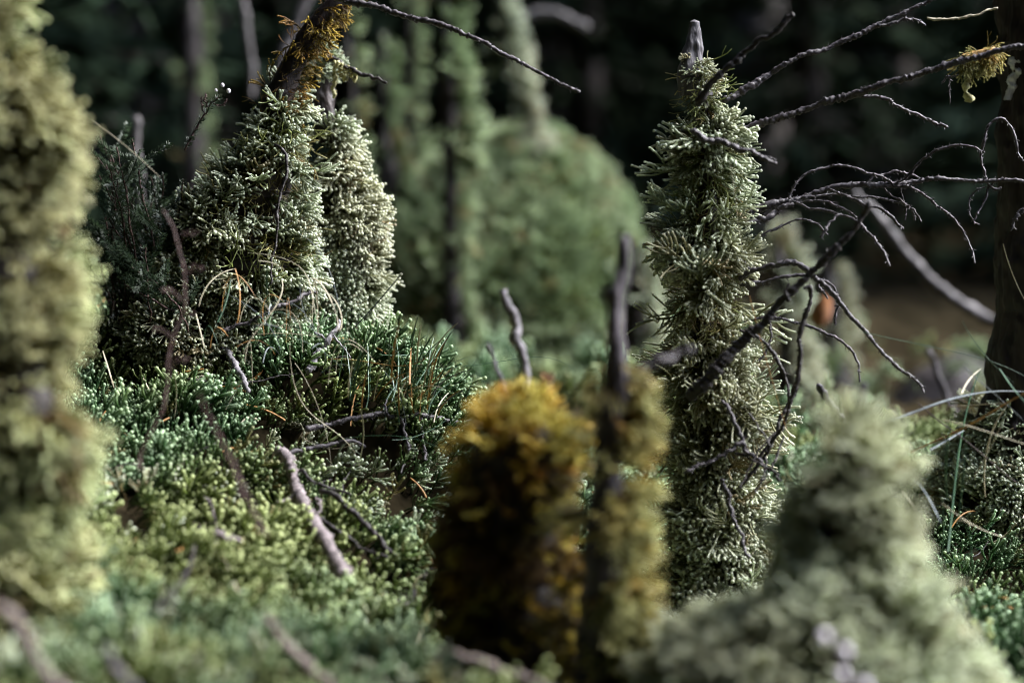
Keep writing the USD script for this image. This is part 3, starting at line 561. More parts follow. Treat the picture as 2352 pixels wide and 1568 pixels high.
for pts, w0, w1 in (([(2300, 430), (2270, 425), (2262, 410), (2258, 330), (2275, 285), (2297, 270), (2325, 300), (2350, 370)], 7, 6), ([(2352, 480), (2335, 500), (2320, 532)], 9, 6), ([(2280, 412), (2262, 460), (2232, 505)], 6, 4), ([(2262, 430), (2225, 470), (2232, 500), (2248, 515)], 4, 3)):
    T.part("twig", twig(px_path(pts, 1.45, 1.45), w0 * mm / 2, w1 * mm / 2, g, 0.18, 0.5), "twig_bark")
single("dry_stalk", twig(px_path([(2130, 42), (2190, 44), (2240, 32), (2292, 20)], 1.50, 1.50), 0.0011, 0.0009, g, 0.06), "straw_blade", "thin pale dry stalk sticking out near the top of the right trunk", "stalk")

# ------------------------------------------------------------------ foreground, out of focus
D = 1.02
T = Thing("mossy_tree", "blurred yellow green mossy trunk filling the left edge of the foreground", "tree", P(20, 1500, D))
core = body([(-80, -190, 40), (60, -190, 72), (110, -195, 100), (150, -200, 150), (210, -205, 188), (280, -210, 205), (420, -220, 203), (560, -220, 200), (640, -230, 232), (760, -230, 255), (900, -240, 265), (1080, -240, 262), (1150, -250, 235), (1300, -260, 240), (1420, -300, 285), (1600, -320, 270)], D, 0.8, 0.034, 0.024, 26, 43, 110, 70)
T.part("wood_core", core, "rotten_wood")
grow(T.path + "/moss", core, 3600, "olive_moss", 241, "feather+tail", (0.6, 1.2), 1.0, (0.2, -0.1, -0.1), 0.5, (0, 0, -1), blend(patchy(28, 0.38, 0.48, 27, 0.18)), T.loc, 0.9, 30)
D = 1.10
T = Thing("mossy_stump", "blunt stump crowned with orange and yellow moss, dark face towards the camera", "tree stump", P(1170, 1560, D))
core = body([(975, 1110, 1280), (990, 1085, 1310), (1020, 1070, 1322), (1080, 1050, 1330), (1200, 1015, 1330), (1400, 1010, 1330), (1640, 1000, 1330)], D, 0.9, 0.010, 0.012, 24, 47, 90, 60)
T.part("wood_core", core, "rotten_wood")
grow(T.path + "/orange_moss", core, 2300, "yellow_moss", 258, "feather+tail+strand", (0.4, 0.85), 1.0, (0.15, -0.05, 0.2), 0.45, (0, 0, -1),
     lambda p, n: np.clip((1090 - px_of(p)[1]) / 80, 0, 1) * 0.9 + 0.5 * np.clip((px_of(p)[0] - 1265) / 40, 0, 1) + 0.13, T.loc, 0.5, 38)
for pts in ([(1118, 915), (1126, 902), (1135, 898)], [(1150, 908), (1165, 905), (1178, 907)]):
    T.part("capsule_stalk", twig(px_path([(pts[0][0] - 12, 945)] + pts, 1.12), 0.0005, 0.0013, g, 0.05), "capsule")
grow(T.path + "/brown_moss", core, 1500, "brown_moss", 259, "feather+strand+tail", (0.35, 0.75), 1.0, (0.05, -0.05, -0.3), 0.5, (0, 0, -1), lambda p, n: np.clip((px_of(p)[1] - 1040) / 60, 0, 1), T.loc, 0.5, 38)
bp = T.part("dry_bud", twig(px_path([(1275, 925), (1262, 890), (1252, 868)], 1.13), 0.0013, 0.0012, g, 0.1), "capsule")
for q in ((1243, 862), (1260, 860), (1266, 875), (1240, 885)): T.part("bud_scale", twig(px_path([(1254, 876), q], 1.13), 0.0012, 0.0016, g, 0.1), "capsule", parent=bp)
D = 1.05
T = Thing("dead_sapling", "slim broken stem with bare grey top and yellow moss down its right side", "dead tree", P(1390, 1560, D))
mmf = D * K
core = body([(545, 1426, 1442), (560, 1418, 1448), (610, 1415, 1449), (650, 1404, 1448), (670, 1388, 1442), (700, 1394, 1440), (760, 1390, 1437), (850, 1384, 1440), (950, 1376, 1436), (1100, 1358, 1432), (1300, 1338, 1432), (1640, 1322, 1425)], D, 1.0, 0.0, 0.005, 40, 53, 160, 60, 0.002)
T.part("wood", core, "bare_stem")
grow(T.path + "/yellow_moss", core, 1300, "golden_moss", 261, "feather+tail", (0.4, 0.85), 1.0, (0.25, 0, -0.1), 0.45, (0, 0, -1),
     lambda p, n: np.clip((px_of(p)[1] - 800) / 80, 0, 1) * np.clip(0.25 + n[:, 0] * 1.6, 0.14, 1) * np.clip((meshkit.fbm(p * 22, 2, 71) - 0.36) / 0.1, 0.05, 1), T.loc, 0.5, 36)
T.part("twig", twig(px_path([(1440, 870), (1475, 850), (1530, 828), (1590, 800)], 1.05, 1.06), 0.0028, 0.0018, g, 0.1), "twig_bark")
for n, (pts, w0, w1, lab) in enumerate((([(1156, 667), (1177, 725), (1192, 786), (1203, 844), (1200, 910), (1198, 1000)], 20, 27, "thicker grey broken stick standing behind the orange topped stump"), ([(1120, 790), (1141, 844), (1160, 894), (1172, 940), (1180, 1010)], 13, 17, "short thin grey stick standing left of the thicker one behind the stump"))):
    single("broken_stick", twig(px_path(pts, 1.21, 1.21), w0 * 1.21 * K / 2, w1 * 1.21 * K / 2, g, 0.04), "grey_wood", lab, "stick")
D = 1.0
T = Thing("mossy_stump", "big blurred stump with pale grey green moss cap and flared foot, lower right", "tree stump", P(1950, 1560, D))
core = body([(1005, 1900, 1990), (1030, 1830, 2060), (1070, 1790, 2106), (1120, 1785, 2112), (1190, 1782, 2108), (1300, 1765, 2112), (1390, 1715, 2155), (1460, 1600, 2235), (1530, 1450, 2310), (1620, 1370, 2400), (1760, 1320, 2480)], D, 0.75, 0.024, 0.014, 26, 59, 110, 70)
T.part("wood_core", core, "rotten_wood")
def hollow(p, n):
    x, y = px_of(p); dark = np.exp(-(((x - 1900) / 110) ** 2 + ((y - 1240) / 62) ** 2) ** 2) * (n[:, 1] < -0.5)
    return 1 - 0.92 * dark
grow(T.path + "/moss", core, 6500, "frost_moss", 271, "feather+tail", (0.5, 1.0), 1.0, (0.15, -0.05, 0.05), 0.4, (0, 0, -1), blend(hollow, lambda p, n: np.clip((meshkit.fbm(p * 26, 3, 29) - 0.32) / 0.12, np.where(px_of(p)[1] < 1160, 1.0, 0.25), 1)), T.loc, 0.85, 30)
T = Thing("dry_flower", "four pale lilac dried bells low on the blurred right stump", "flower", P(1920, 1500, 0.84))
for x, y in ((1892, 1463), (1940, 1497), (1932, 1552), (1985, 1575)):
    c = P(x, y, 0.84); s = trimesh.creation.icosphere(2, 0.0026); v = np.array(s.vertices) * [1, 1, 1.15]
    p = T.part("bell", (v + c, np.array(s.faces)), "dry_flower")
    T.part("stalk", twig([c + [0, 0, -0.003], c + [0.003, 0.004, -0.016], c + [0.004, 0.012, -0.035]], 0.0004, 0.0005, g, 0.05), "heather_stem", parent=p)
for pts, w0, w1, d, look, lab in (
    ([(600, 1425), (623, 1447), (684, 1508), (770, 1590)], 22, 30, 0.97, "pale_brown_stick", "blurred pale brown stick at the bottom edge left of centre"),
    ([(-30, 1370), (0, 1400), (54, 1472), (150, 1600)], 30, 44, 0.86, "pale_brown_stick", "thick blurred stick in the bottom left corner"),
    ([(235, 1490), (262, 1530), (310, 1590)], 26, 30, 0.88, "twig_bark", "short blurred grey stick end at the bottom edge near the left corner"),
    ([(1040, 1505), (1090, 1520), (1149, 1540), (1270, 1585)], 18, 26, 0.98, "pale_brown_stick", "blurred stick lying at the foot of the orange topped stump")):
    single("fallen_stick", twig(px_path(pts, d, d), w0 * d * K / 2, w1 * d * K / 2, g, 0.05), look, lab, "stick")

# ------------------------------------------------------------------ sticks and twigs lying on the mound
def lying(pts, w0, w1, look, label, lift=0.004, subs=(), pegs=0.1, knob=0.10):
    q = on_moss(pts, lift + 0.009 + w0 * 0.00022); dm = float(np.mean((q - EYE) @ FWD)); m = dm * K / 2
    T = Thing("fallen_twig", label, "twig", q[0])
    T.part("stem", twig(q, w0 * m, w1 * m, g, knob, pegs), look)
    for sp, a, b in subs:
        T.part("side_twig", twig(on_moss(sp, lift + 0.012 + w0 * 0.00022), a * m, b * m, g, 0.15, 0.2), look)
lying([(482, 736), (504, 772), (526, 815), (547, 858), (572, 901)], 17, 15, "grey_wood", "grey bark twig stub standing up from the moss near the dead grass", 0.010)
lying([(511, 761), (576, 736), (630, 710), (666, 692), (727, 671)], 10, 9, "twig_bark", "knobbly dark twig resting across the dead grass under the left stumps", 0.03, (), 0.5)
lying([(778, 743), (749, 786), (727, 815), (706, 854)], 13, 19, "grey_wood", "short forked grey twig on the moss below the right cone", 0.014, [([(752, 780), (735, 772), (718, 764)], 8, 5), ([(765, 770), (790, 800), (806, 822)], 5, 4)])
lying([(702, 984), (753, 977), (843, 952), (915, 952), (969, 957), (1051, 968)], 13, 9, "twig_bark", "dark spiky twig arching over the moss slope with two hanging side shoots", 0.012, [([(918, 959), (930, 995), (940, 1031)], 8, 6), ([(965, 955), (972, 1013), (979, 1056)], 7, 6), ([(890, 950), (885, 930), (888, 920)], 7, 4)], 0.4)
lying([(640, 1030), (670, 1090), (684, 1141), (720, 1198), (756, 1263), (790, 1323)], 26, 38, "pale_stick", "thick pale pinkish white stick lying down the moss slope", 0.008, [([(684, 1141), (660, 1146), (640, 1152)], 10, 6), ([(720, 1190), (735, 1160), (725, 1140)], 9, 6)], 0.05)
lying([(664, 1045), (720, 1025), (774, 1018), (839, 1025)], 12, 8, "twig_bark", "thin grey twig lying just above the pale stick", 0.010, (), 0.25)
lying([(688, 1079), (738, 1112), (770, 1126), (806, 1138)], 9, 6, "dark_twig", "thin dark twig right of the pale stick, upper one", 0.010, (), 0.2)
lying([(715, 1180), (770, 1215), (830, 1255), (890, 1278)], 9, 6, "dark_twig", "thin dark twig right of the pale stick, lower one", 0.010, (), 0.2)
lying([(738, 1126), (792, 1162), (830, 1196), (860, 1228), (904, 1272)], 14, 12, "dark_twig", "curved brown twig sunk in moss between pale stick and orange stump", 0.008, (), 0.15)
lying([(458, 1214), (482, 1220), (522, 1234), (556, 1243)], 13, 10, "pale_stick", "small crooked pale twig left of the thick pale stick", 0.008, [([(484, 1219), (494, 1190), (488, 1165), (468, 1140)], 6, 3)])
lying([(446, 1256), (425, 1317), (395, 1360), (360, 1395)], 9, 7, "dark_twig", "thin brown twig under the small crooked pale one", 0.012)
lying([(430, 870), (520, 880), (600, 872), (690, 855)], 5, 4, "dark_twig", "very thin dark twig crossing the moss below the grey stub", 0.006)
T = Thing("heather_plant", "blurred reddish heather stem rising in front of the moss mound", "plant", G(315, 1085, 0))
main = [(318, 1080), (340, 1010), (375, 920), (390, 800), (420, 700), (415, 600), (400, 530), (372, 480)]
T.part("stem", twig(px_path(main, 1.17, 1.20), 0.0012, 0.0008, g, 0.1), "heather_stem")
for x, y, s in ((400, 745, -1), (415, 690, 1), (418, 640, -1), (408, 560, -1), (395, 780, 1), (385, 850, -1)):
    T.part("side_shoot", twig(px_path([(x, y), (x - 22 * s, y - 22), (x - 46 * s, y - 26)], 1.19, 1.18), 0.0007, 0.0008, g, 0.2, 0.9), "heather_stem")
T = Thing("dead_sprig", "blurred brown dead sprig crossing low in front of the moss mound", "plant", G(600, 1230, 0))
T.part("stem", twig(px_path([(455, 905), (480, 960), (520, 1040), (550, 1110), (585, 1180), (620, 1235)], 1.06, 1.10), 0.0009, 0.0011, g, 0.15, 0.5), "heather_stem")
for x, y in ((520, 1040), (535, 1080), (560, 1130), (575, 1165)):
    T.part("side_shoot", twig(px_path([(x, y), (x + 18, y + 30), (x + 22, y + 60)], 1.07, 1.06), 0.0007, 0.0008, g, 0.2, 0.8), "heather_stem")

gn = np.random.default_rng(61); bits = {"orange_blade": [], "dark_twig": [], "straw_blade": []}
for k in range(620):
    x, y = gn.uniform(-0.6, 0.62), gn.uniform(1.1, 1.65); a = gn.uniform(0, 2 * np.pi); l = gn.uniform(0.010, 0.032); dx = np.array([math.cos(a), math.sin(a)]) * l / 2
    e = [(x - dx[0], y - dx[1]), (x, y), (x + dx[0], y + dx[1])]; up = [0, gn.uniform(0, 0.004), gn.normal() * 0.005]
    pts = np.array([[q[0], q[1], float(top_z(*q)) + 0.0045 + u] for q, u in zip(e, up)])
    bits[["orange_blade", "dark_twig", "straw_blade"][gn.choice(3, p=[0.45, 0.35, 0.2])]].append(tube(smooth_path(pts, 0.003)[0], gn.uniform(0.0004, 0.0008), 4))
for (look, ms), lab in zip(bits.items(), ("fallen rust brown needles scattered over the moss", "small dark broken twiglets scattered over the moss", "bits of dry straw scattered over the moss")):
    single("litter", join(ms), look, lab, "litter", kind="stuff")

# ------------------------------------------------------------------ heather bush, left behind the trunk
T = Thing("heather_bush", "dark heather bush between the left trunk and the leaning stump", "shrub", P(330, 740, 1.55))
gh = np.random.default_rng(17)
leafs = [];
def heather_leaves(c, s, n, g):
    i = g.integers(1, len(c) - 1, n); t = unit(c[i + 1] - c[i - 1]); o = g.normal(size=(n, 3)); o = unit(o - t * (o * t).sum(1, keepdims=True))
    d = unit(o + 0.7 * t); w = np.cross(d, t); w = unit(w); l = g.uniform(0.0022, 0.0048, n)[:, None]; b = c[i] + o * 0.0006
    q = np.stack([b - w * 0.0005, b + d * l * 0.5 + w * 0.0007, b + d * l, b + d * l * 0.5 - w * 0.0007 + o * 0.0004], 1).reshape(-1, 3)
    k = np.arange(n)[:, None] * 4
    return q, np.vstack([k + [0, 1, 2], k + [0, 2, 3]])
for k in range(46):
    x0, x1 = gh.uniform(240, 460), gh.uniform(215, 440); y1 = gh.uniform(300, 660) if x1 < 320 else gh.uniform(400, 660)
    d = gh.uniform(1.44, 1.62)
    pts = px_path([(x0, 760), ((x0 * 0.6 + x1 * 0.4) + gh.normal() * 12, 760 * 0.55 + y1 * 0.45), (x1 + gh.normal() * 8, y1)], d, d - 0.03)
    st = T.part("stem", twig(pts, 0.0012, 0.0006, gh, 0.08, 0, 5, 0.004), "heather_stem")
    c, s = smooth_path(pts, 0.001); leafs.append(heather_leaves(c, s, int(len(c) * 2.6), gh))
    for z in range(4):
        a = c[int(len(c) * gh.uniform(0.35, 0.95)) - 1]; e = a + np.array([gh.normal() * 0.02, gh.normal() * 0.015, 0.012 + 0.018 * gh.random()])
        c2, s2 = smooth_path([a, (a + e) / 2 + [0, 0, -0.003], e], 0.001); leafs.append(heather_leaves(c2, s2, int(len(c2) * 3.5), gh)); leafs.append(tube(c2[::4], 0.0004, 3))
T.part("leaves", join(leafs), "heather_leaf", False, kind="stuff")
T = Thing("heather_sprig", "small upright heather sprig with two whitish dried bells", "plant", P(440, 330, 1.47))
T.part("stem", twig(px_path([(425, 345), (446, 302), (475, 255), (504, 220)], 1.47), 0.0009, 0.0006, gh, 0.08), "heather_stem")
for q in ([(480, 250), (470, 230), (472, 215)], [(490, 238), (512, 240), (522, 228)], [(470, 262), (462, 240), (465, 222)]):
    T.part("side_stem", twig(px_path(q, 1.47), 0.0006, 0.0005, gh, 0.1, 0.8), "heather_stem")
for x, y, s in ((511, 196, 1), (525, 209, 1.1), (496, 208, 0.8)):
    m = trimesh.creation.icosphere(2, 0.0014 * s); T.part("bell", (np.array(m.vertices) * [1, 1, 1.2] + P(x, y, 1.47), np.array(m.faces)), "dry_flower")
c, s = smooth_path(px_path([(425, 345), (446, 302), (475, 255), (504, 220)], 1.47), 0.001); T.part("leaves", heather_leaves(c, s, 130, gh), "heather_leaf", False, kind="stuff")

# ------------------------------------------------------------------ grass
def gdepth(x, y):
    return float((G(x, y) - EYE) @ FWD)
def blade(pts, w, d0, d1, flat=0.35, follow=0.0):
    c, s = smooth_path(px_path(pts, d0, d1) if not follow else np.array([P(x, y, min(d0 + (d1 - d0) * k / max(1, len(pts) - 1), gdepth(x, y) - follow * (0.6 + 0.8 * math.sin(2.3 * x)**2))) for k, (x, y) in enumerate(pts)]), 0.004); r = w * 0.5 * np.interp(s, [0, 0.5, 0.9, 1], [0.8, 1, 0.6, 0.15])
    return tube(c, r, 5, 0, None, flat)
T = Thing("grass_tuft", "tuft of fine green and rusty grass blades on the mound edge", "grass", G(930, 930, 0))
gg = np.random.default_rng(23)
for pts, look in (([(954, 869), (975, 800), (987, 743)], "green_blade"), ([(842, 861), (860, 790), (871, 736)], "green_blade"), ([(817, 851), (840, 790), (857, 750)], "green_blade"), ([(774, 887), (790, 790), (796, 714)], "green_blade"),
    ([(922, 941), (921, 890), (920, 840)], "green_blade"), ([(936, 934), (935, 885), (934, 847)], "green_blade"), ([(954, 887), (990, 830), (1026, 775)], "green_blade"), ([(925, 887), (1000, 850), (1087, 815)], "green_blade"),
    ([(986, 930), (1050, 880), (1098, 822)], "green_blade"), ([(968, 905), (1010, 870), (1048, 836)], "orange_blade"), ([(954, 919), (990, 885), (1019, 847)], "orange_blade"), ([(806, 941), (860, 890), (907, 851)], "green_blade"),
    ([(879, 866), (980, 850), (1077, 840), (1160, 828), (1239, 820), (1329, 858)], "green_blade"), ([(753, 826), (843, 831), (925, 840), (987, 815)], "orange_blade"), ([(871, 813), (954, 813), (1048, 797)], "green_blade"), ([(810, 757), (875, 685), (929, 620)], "grey_blade"),
    ([(900, 920), (915, 850), (910, 780)], "green_blade"), ([(870, 900), (900, 830), (930, 790)], "green_blade"), ([(940, 900), (960, 830), (1000, 760)], "green_blade"), ([(980, 960), (1040, 910), (1100, 880)], "grey_blade"), ([(880, 930), (960, 890), (1020, 893)], "straw_blade"), ([(1005, 1000), (1060, 930), (1090, 860)], "green_blade"),
    ([(840, 940), (850, 870), (845, 800)], "green_blade"), ([(960, 960), (985, 890), (985, 820)], "green_blade"), ([(800, 900), (822, 830), (838, 770)], "green_blade"), ([(860, 960), (930, 900), (980, 880)], "orange_blade"),
    ([(776, 1010), (860, 1000), (960, 1010), (1030, 1040)], "green_blade"), ([(900, 1010), (960, 1000), (1030, 960)], "green_blade")):
    T.part("blade", blade(pts, 0.0014, 1.43 + gg.normal() * 0.02, 1.42 + gg.normal() * 0.03, follow=0.012), look)
for k in range(44):
    x0, y0 = gg.uniform(800, 1010), gg.uniform(850, 980); h = gg.uniform(60, 150); lean = gg.normal() * 35 + 30
    T.part("blade", blade([(x0, y0), (x0 + lean * 0.35, y0 - h * 0.6), (x0 + lean, y0 - h)], gg.uniform(0.0010, 0.0016), 1.43 + gg.normal() * 0.02, 1.41 + gg.normal() * 0.03, follow=0.010), ["green_blade", "green_blade", "green_blade", "grey_blade", "orange_blade", "straw_blade"][gg.integers(6)])
T = Thing("dead_grass", "curly dead grass blades straggling over the mound below the left stumps", "grass", G(640, 860, 0))
for pts, look in (([(457, 703), (482, 649), (510, 627), (540, 617)], "straw_blade"), ([(540, 617), (551, 671), (545, 743)], "orange_blade"), ([(569, 581), (630, 588), (695, 620), (716, 671), (738, 757)], "straw_blade"), ([(594, 599), (630, 606), (659, 624)], "straw_blade"),
    ([(684, 534), (738, 584), (767, 653), (788, 743)], "grey_blade"), ([(518, 674), (576, 707), (619, 750), (644, 804)], "grey_blade"), ([(724, 669), (763, 682), (785, 730), (780, 760)], "straw_blade"), ([(666, 793), (673, 869), (706, 941), (774, 995), (814, 1038), (828, 1088)], "straw_blade"),
    ([(677, 833), (720, 908), (749, 995), (760, 1088)], "straw_blade"), ([(648, 642), (644, 682), (612, 732), (558, 815)], "straw_blade"), ([(583, 743), (648, 750), (720, 768)], "straw_blade"), ([(590, 768), (666, 766), (738, 775)], "straw_blade"),
    ([(828, 940), (835, 995), (825, 1060)], "straw_blade"), ([(518, 941), (538, 905), (558, 869)], "straw_blade"), ([(810, 833), (800, 887), (800, 916)], "straw_blade"), ([(690, 700), (720, 640), (760, 690), (775, 760)], "straw_blade"), ([(610, 700), (650, 690), (700, 720), (735, 790)], "grey_blade"),
    ([(560, 800), (640, 770), (730, 800), (790, 850)], "green_blade"), ([(690, 640), (700, 720), (730, 770)], "grey_blade"), ([(640, 860), (620, 800), (628, 740)], "green_blade"), ([(615, 690), (612, 640), (616, 600)], "green_blade"), ([(500, 740), (520, 690), (530, 640)], "green_blade"), ([(450, 720), (460, 760), (470, 800)], "straw_blade"),
    ([(400, 860), (405, 910), (400, 960)], "straw_blade"), ([(690, 1000), (760, 1030), (830, 1010)], "straw_blade"), ([(236, 806), (250, 850), (262, 890)], "straw_blade")):
    T.part("blade", blade(pts, 0.0012, 1.38 + gg.normal() * 0.012, 1.38 + gg.normal() * 0.012, follow=0.014), look)
for k in range(22):
    x0, y0 = gg.uniform(430, 800), gg.uniform(720, 900); a = gg.uniform(-1, 1) * 110; h = gg.uniform(20, 110)
    T.part("blade", blade([(x0, y0), (x0 + a * 0.4, y0 - h), (x0 + a, y0 - h * gg.uniform(0.1, 1.0))], gg.uniform(0.0008, 0.0013), 1.385, 1.38 + gg.normal() * 0.012, follow=0.014), ["straw_blade", "grey_blade", "green_blade", "orange_blade"][gg.integers(4)])
T = Thing("grass_tuft", "long straw and blue green blades in front of the right trunk foot", "grass", G(2250, 1280, 0))
rp = lambda cx, cy: (2150 * .9408 + cx * .9408 * 350 / 1098, 900 * .9408 + cy * .9408 * 500 / 1568)
for pts, look, w in (([(-20, 425), (150, 370), (420, 270), (700, 195), (1150, 180)], "grey_blade", .0030), ([(230, 640), (450, 540), (700, 420), (900, 300), (1200, 150)], "orange_blade", .0034), ([(380, 620), (520, 540), (640, 470)], "grey_blade", .0016),
    ([(285, 265), (450, 400), (700, 590), (900, 760), (1150, 940)], "twig_stalk", .0022), ([(470, 390), (640, 430), (900, 510), (1150, 590)], "straw_blade", .0020), ([(470, 1030), (650, 1160), (800, 1240), (960, 1290)], "straw_blade", .0020),
    ([(235, 830), (330, 930), (400, 1050), (460, 1170)], "grey_blade", .0018), ([(160, 930), (230, 1020), (310, 1170)], "straw_blade", .0010), ([(515, 1400), (550, 1050), (620, 500), (770, -10)], "green_blade", .0018), ([(470, 1440), (480, 1100), (470, 980)], "green_blade", .0018),
    ([(510, 1000), (500, 700), (560, 300)], "green_blade", .0012), ([(600, 1100), (630, 850), (660, 520)], "green_blade", .0014), ([(910, 0), (970, 90), (1030, 170), (1150, 300)], "green_blade", .0016), ([(640, -10), (800, 130), (950, 260), (1100, 400)], "grey_blade", .0014),
    ([(620, 190), (680, 80), (770, 0)], "straw_blade", .0014), ([(520, 290), (750, 275), (960, 260)], "straw_blade", .0012), ([(800, 980), (800, 700), (880, 420), (1000, 250)], "straw_blade", .0016), ([(720, 820), (830, 620), (940, 400)], "straw_blade", .0016),
    ([(300, 1520), (500, 1480), (800, 1350)], "green_blade", .0020), ([(700, 1530), (680, 1300), (640, 1180)], "green_blade", .0014), ([(560, 1160), (640, 1165), (700, 1200)], "straw_blade", .0012), ([(880, 1480), (960, 1320), (990, 1200)], "green_blade", .0012)):
    T.part("blade", blade([rp(*q) for q in pts], w, 1.33 + gg.normal() * 0.02, 1.33 + gg.normal() * 0.03), look)
for pts, w, d, look, lab in (([(209, 275), (288, 335), (367, 407)], .0011, 1.33, "straw_blade", "thin pale straw slanting from the left trunk towards the heather"), ([(90, 40), (180, 25), (260, -8)], .0020, 1.0, "green_blade", "blurred green blade at the top left beside the trunk"),
        ([(1980, 762), (2060, 780), (2180, 805), (2290, 835), (2380, 880)], .0014, 1.36, "green_blade", "long thin green blade slanting across the gap left of the right trunk"), ([(2210, 738), (2250, 800), (2330, 880)], .0013, 1.36, "green_blade", "short green blade crossing the long one beside the right trunk"),
        ([(1721, 678), (1750, 790), (1793, 941), (1815, 1013)], .0013, 1.34, "orange_blade", "rust brown straw hanging down the snag's right side"), ([(1676, 372), (1688, 450), (1700, 545), (1712, 600)], .0008, 1.35, "straw_blade", "thread like pale stalk lying down the snag's mossy front"), ([(2304, 560), (2330, 640), (2360, 700)], .0013, 1.4, "straw_blade", "pale stalk leaning on the right trunk halfway up")):
    single("grass", blade(pts, w, d, d), look, lab, "grass")
single("dead_stalk", twig(px_path([(1884, 884), (1893, 910), (1915, 945), (1950, 1000), (1990, 1060)], 1.55, 1.6), 0.0030, 0.0022, g, 0.1), "twig_bark", "grey dead stalk with a knobbed end behind the blurred right stump", "stalk")

# ------------------------------------------------------------------ blurred background stumps and stems
def far_stump(label, rows, d, n, seed, size=(1.0, 1.7), look="pale_moss", keep=None, bias=(0.2, 0, 0.3), ratio=0.9, noise=0.03, cat="tree stump", name="mossy_stump", core_look="rotten_wood"):
    T = Thing(name, label, cat, P((rows[-1][1] + rows[-1][2]) / 2, rows[-1][0], d))
    core = body(rows, d, ratio, 0.012, noise, 8, seed, 60, 40)
    T.part("wood_core", core, core_look)
    grow(T.path + "/moss", core, n, look, seed, "feather+upright", size, 1.0, bias, 0.35, (0, 0, -1), keep, T.loc, 0.4, 16)
far_stump("large blurred moss covered mound of a stump in the middle distance", [(322, 1120, 1275), (345, 1050, 1312), (400, 970, 1362), (480, 890, 1408), (580, 830, 1452), (700, 800, 1490), (850, 790, 1540), (980, 740, 1600)], 3.0, 11000, 301, (0.7, 1.15), "pale_green_moss", patchy(9, 0.30, 0.46, 31, 0.6), noise=0.045, ratio=1.25, bias=(0.3, -0.2, 0.4), core_look="moss_bed")
rightside = lambda lo: (lambda p, n: np.clip(lo + n[:, 0] * 1.2, 0.03, 1))
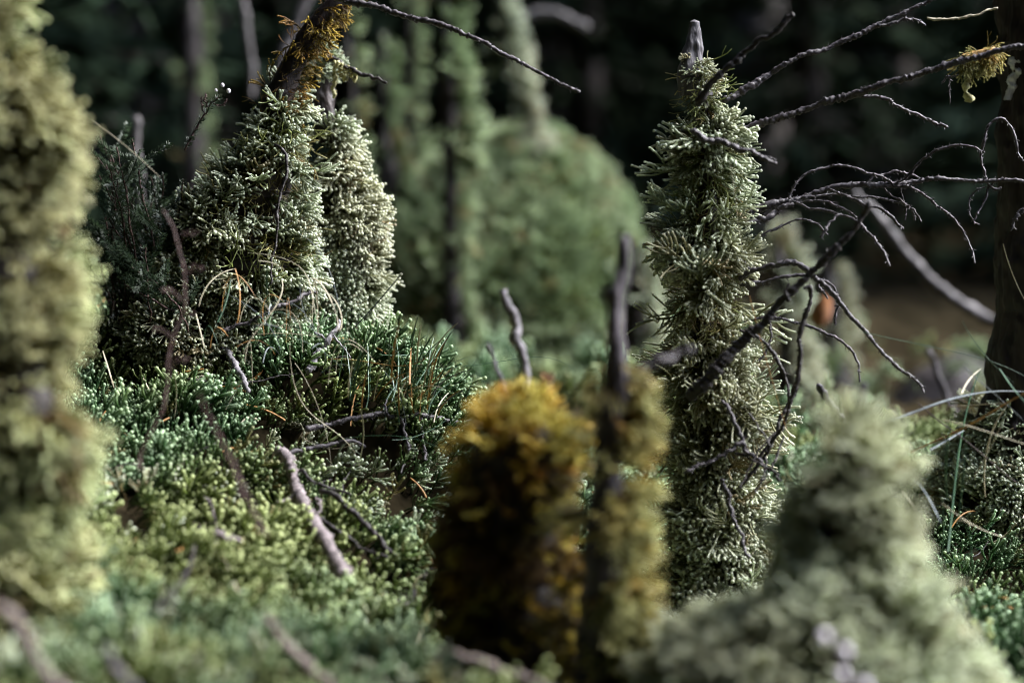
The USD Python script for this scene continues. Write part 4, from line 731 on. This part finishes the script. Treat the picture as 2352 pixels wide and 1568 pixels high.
for lab, rows, d, n, sd, lo in (
    ("blurred pale mossy stem rising out of frame above the mound", [(-60, 1105, 1150), (60, 1130, 1175), (180, 1150, 1195), (250, 1175, 1220), (300, 1190, 1240), (350, 1190, 1250)], 2.9, 700, 311, 0.5),
    ("dark blurred trunk with a pale mossy right edge left of the mound", [(-60, 985, 1045), (200, 990, 1065), (330, 995, 1075), (600, 998, 1070), (760, 1000, 1085), (960, 990, 1120)], 2.7, 1300, 312, 0.0),
    ("blurred mossy trunk standing just right of the bark stump cone", [(80, 850, 905), (300, 852, 910), (400, 850, 935), (560, 850, 930), (800, 870, 960), (950, 860, 980)], 2.9, 1300, 313, 0.15),
    ("blurred mossy stem at the top between the leaning stem and the long twig", [(-60, 765, 800), (100, 775, 825), (170, 780, 835), (420, 780, 840), (900, 760, 850)], 2.8, 700, 314, 0.2),
    ("blurred dark mossy trunk left behind the leaning stump", [(-60, 400, 470), (300, 405, 480), (700, 400, 490), (900, 380, 500)], 3.6, 700, 315, -0.1),
    ("slim blurred trunk with moss flecks behind the long twig", [(-60, 925, 960), (200, 920, 962), (600, 930, 975), (950, 920, 985)], 3.3, 700, 316, 0.1),
    ("narrow pale mossy stump right behind the tall snag", [(540, 1765, 1800), (600, 1755, 1825), (700, 1760, 1840), (800, 1765, 1845), (1000, 1740, 1880)], 2.5, 900, 317, 0.4),
    ("low pale blurred stump beside the narrow one in the gap", [(610, 1890, 1930), (660, 1860, 1945), (760, 1850, 1960), (900, 1830, 1990), (1010, 1800, 2020)], 2.9, 900, 318, 0.1),
    ("blurred pale stump tight against the slim broken stem", [(560, 1440, 1480), (620, 1420, 1500), (740, 1400, 1510), (900, 1380, 1530), (980, 1360, 1550)], 2.6, 1000, 319, 0.5),
    ("low blurred mossy hummock left of the right trunk", [(820, 2150, 2260), (860, 2080, 2320), (930, 2020, 2380), (1030, 1980, 2420)], 2.6, 1300, 320, 0.2)):
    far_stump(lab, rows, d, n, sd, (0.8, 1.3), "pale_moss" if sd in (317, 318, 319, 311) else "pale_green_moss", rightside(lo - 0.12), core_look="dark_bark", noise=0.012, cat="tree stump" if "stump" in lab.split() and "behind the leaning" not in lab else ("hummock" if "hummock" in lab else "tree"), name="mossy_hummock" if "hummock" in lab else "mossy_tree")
for pts, w0, w1, d, look, lab in (
    ([(1960, 440), (2000, 480), (2060, 560), (2120, 625), (2200, 690), (2300, 752)], 22, 30, 2.3, "grey_stick", "thick blurred grey branch slanting behind the right trunk"),
    ([(1160, 70), (1205, 42), (1260, 28), (1310, 45), (1345, 68)], 26, 22, 3.0, "grey_stick", "blurred arched grey branch at the top centre"),
    ([(712, -20), (690, 30), (655, 110), (630, 200), (622, 330)], 30, 26, 2.5, "grey_stick", "blurred grey stick slanting up behind the leaning stem"),
    ([(555, -20), (565, 60), (575, 130), (580, 220)], 20, 18, 2.6, "grey_stick", "thin blurred grey upright stick left of the leaning stem"),
    ([(310, 270), (314, 340), (318, 410), (322, 520)], 20, 22, 2.1, "grey_stick", "short blurred grey stick behind the heather"),
    ([(1985, 880), (1975, 930), (1968, 985), (1960, 1040)], 18, 22, 1.95, "twig_bark", "blurred grey stub standing in the gap behind the right stump"),
    ([(2130, 800), (2150, 850), (2180, 930), (2230, 1010)], 14, 16, 2.0, "twig_bark", "blurred brown stem in the gap left of the right trunk")):
    single("dead_branch", twig(px_path(pts, d, d), w0 * d * K / 2, w1 * d * K / 2, g, 0.03, 0, 9, 0.006), look, lab, "branch")
gl = np.random.default_rng(3); u, w = np.meshgrid(np.linspace(-1, 1, 9), np.linspace(-1, 1, 9), indexing="ij"); c = P(1888, 715, 2.2)
wd = (1 - u ** 2) ** 0.7 * w
leaf = np.stack([c[0] + 0.012 * wd + 0.004 * u, c[1] + 0.006 * wd ** 2 + 0.01 * u * wd, c[2] + 0.020 * u], -1).reshape(-1, 3)
i, j = np.meshgrid(np.arange(8), np.arange(8), indexing="ij"); a = i * 9 + j
single("dead_leaf", (leaf, np.vstack([np.stack([a, a + 9, a + 10], -1).reshape(-1, 3), np.stack([a, a + 10, a + 1], -1).reshape(-1, 3)])), "orange_leaf", "blurred orange dead leaf caught among the twigs right of the snag", "leaf")
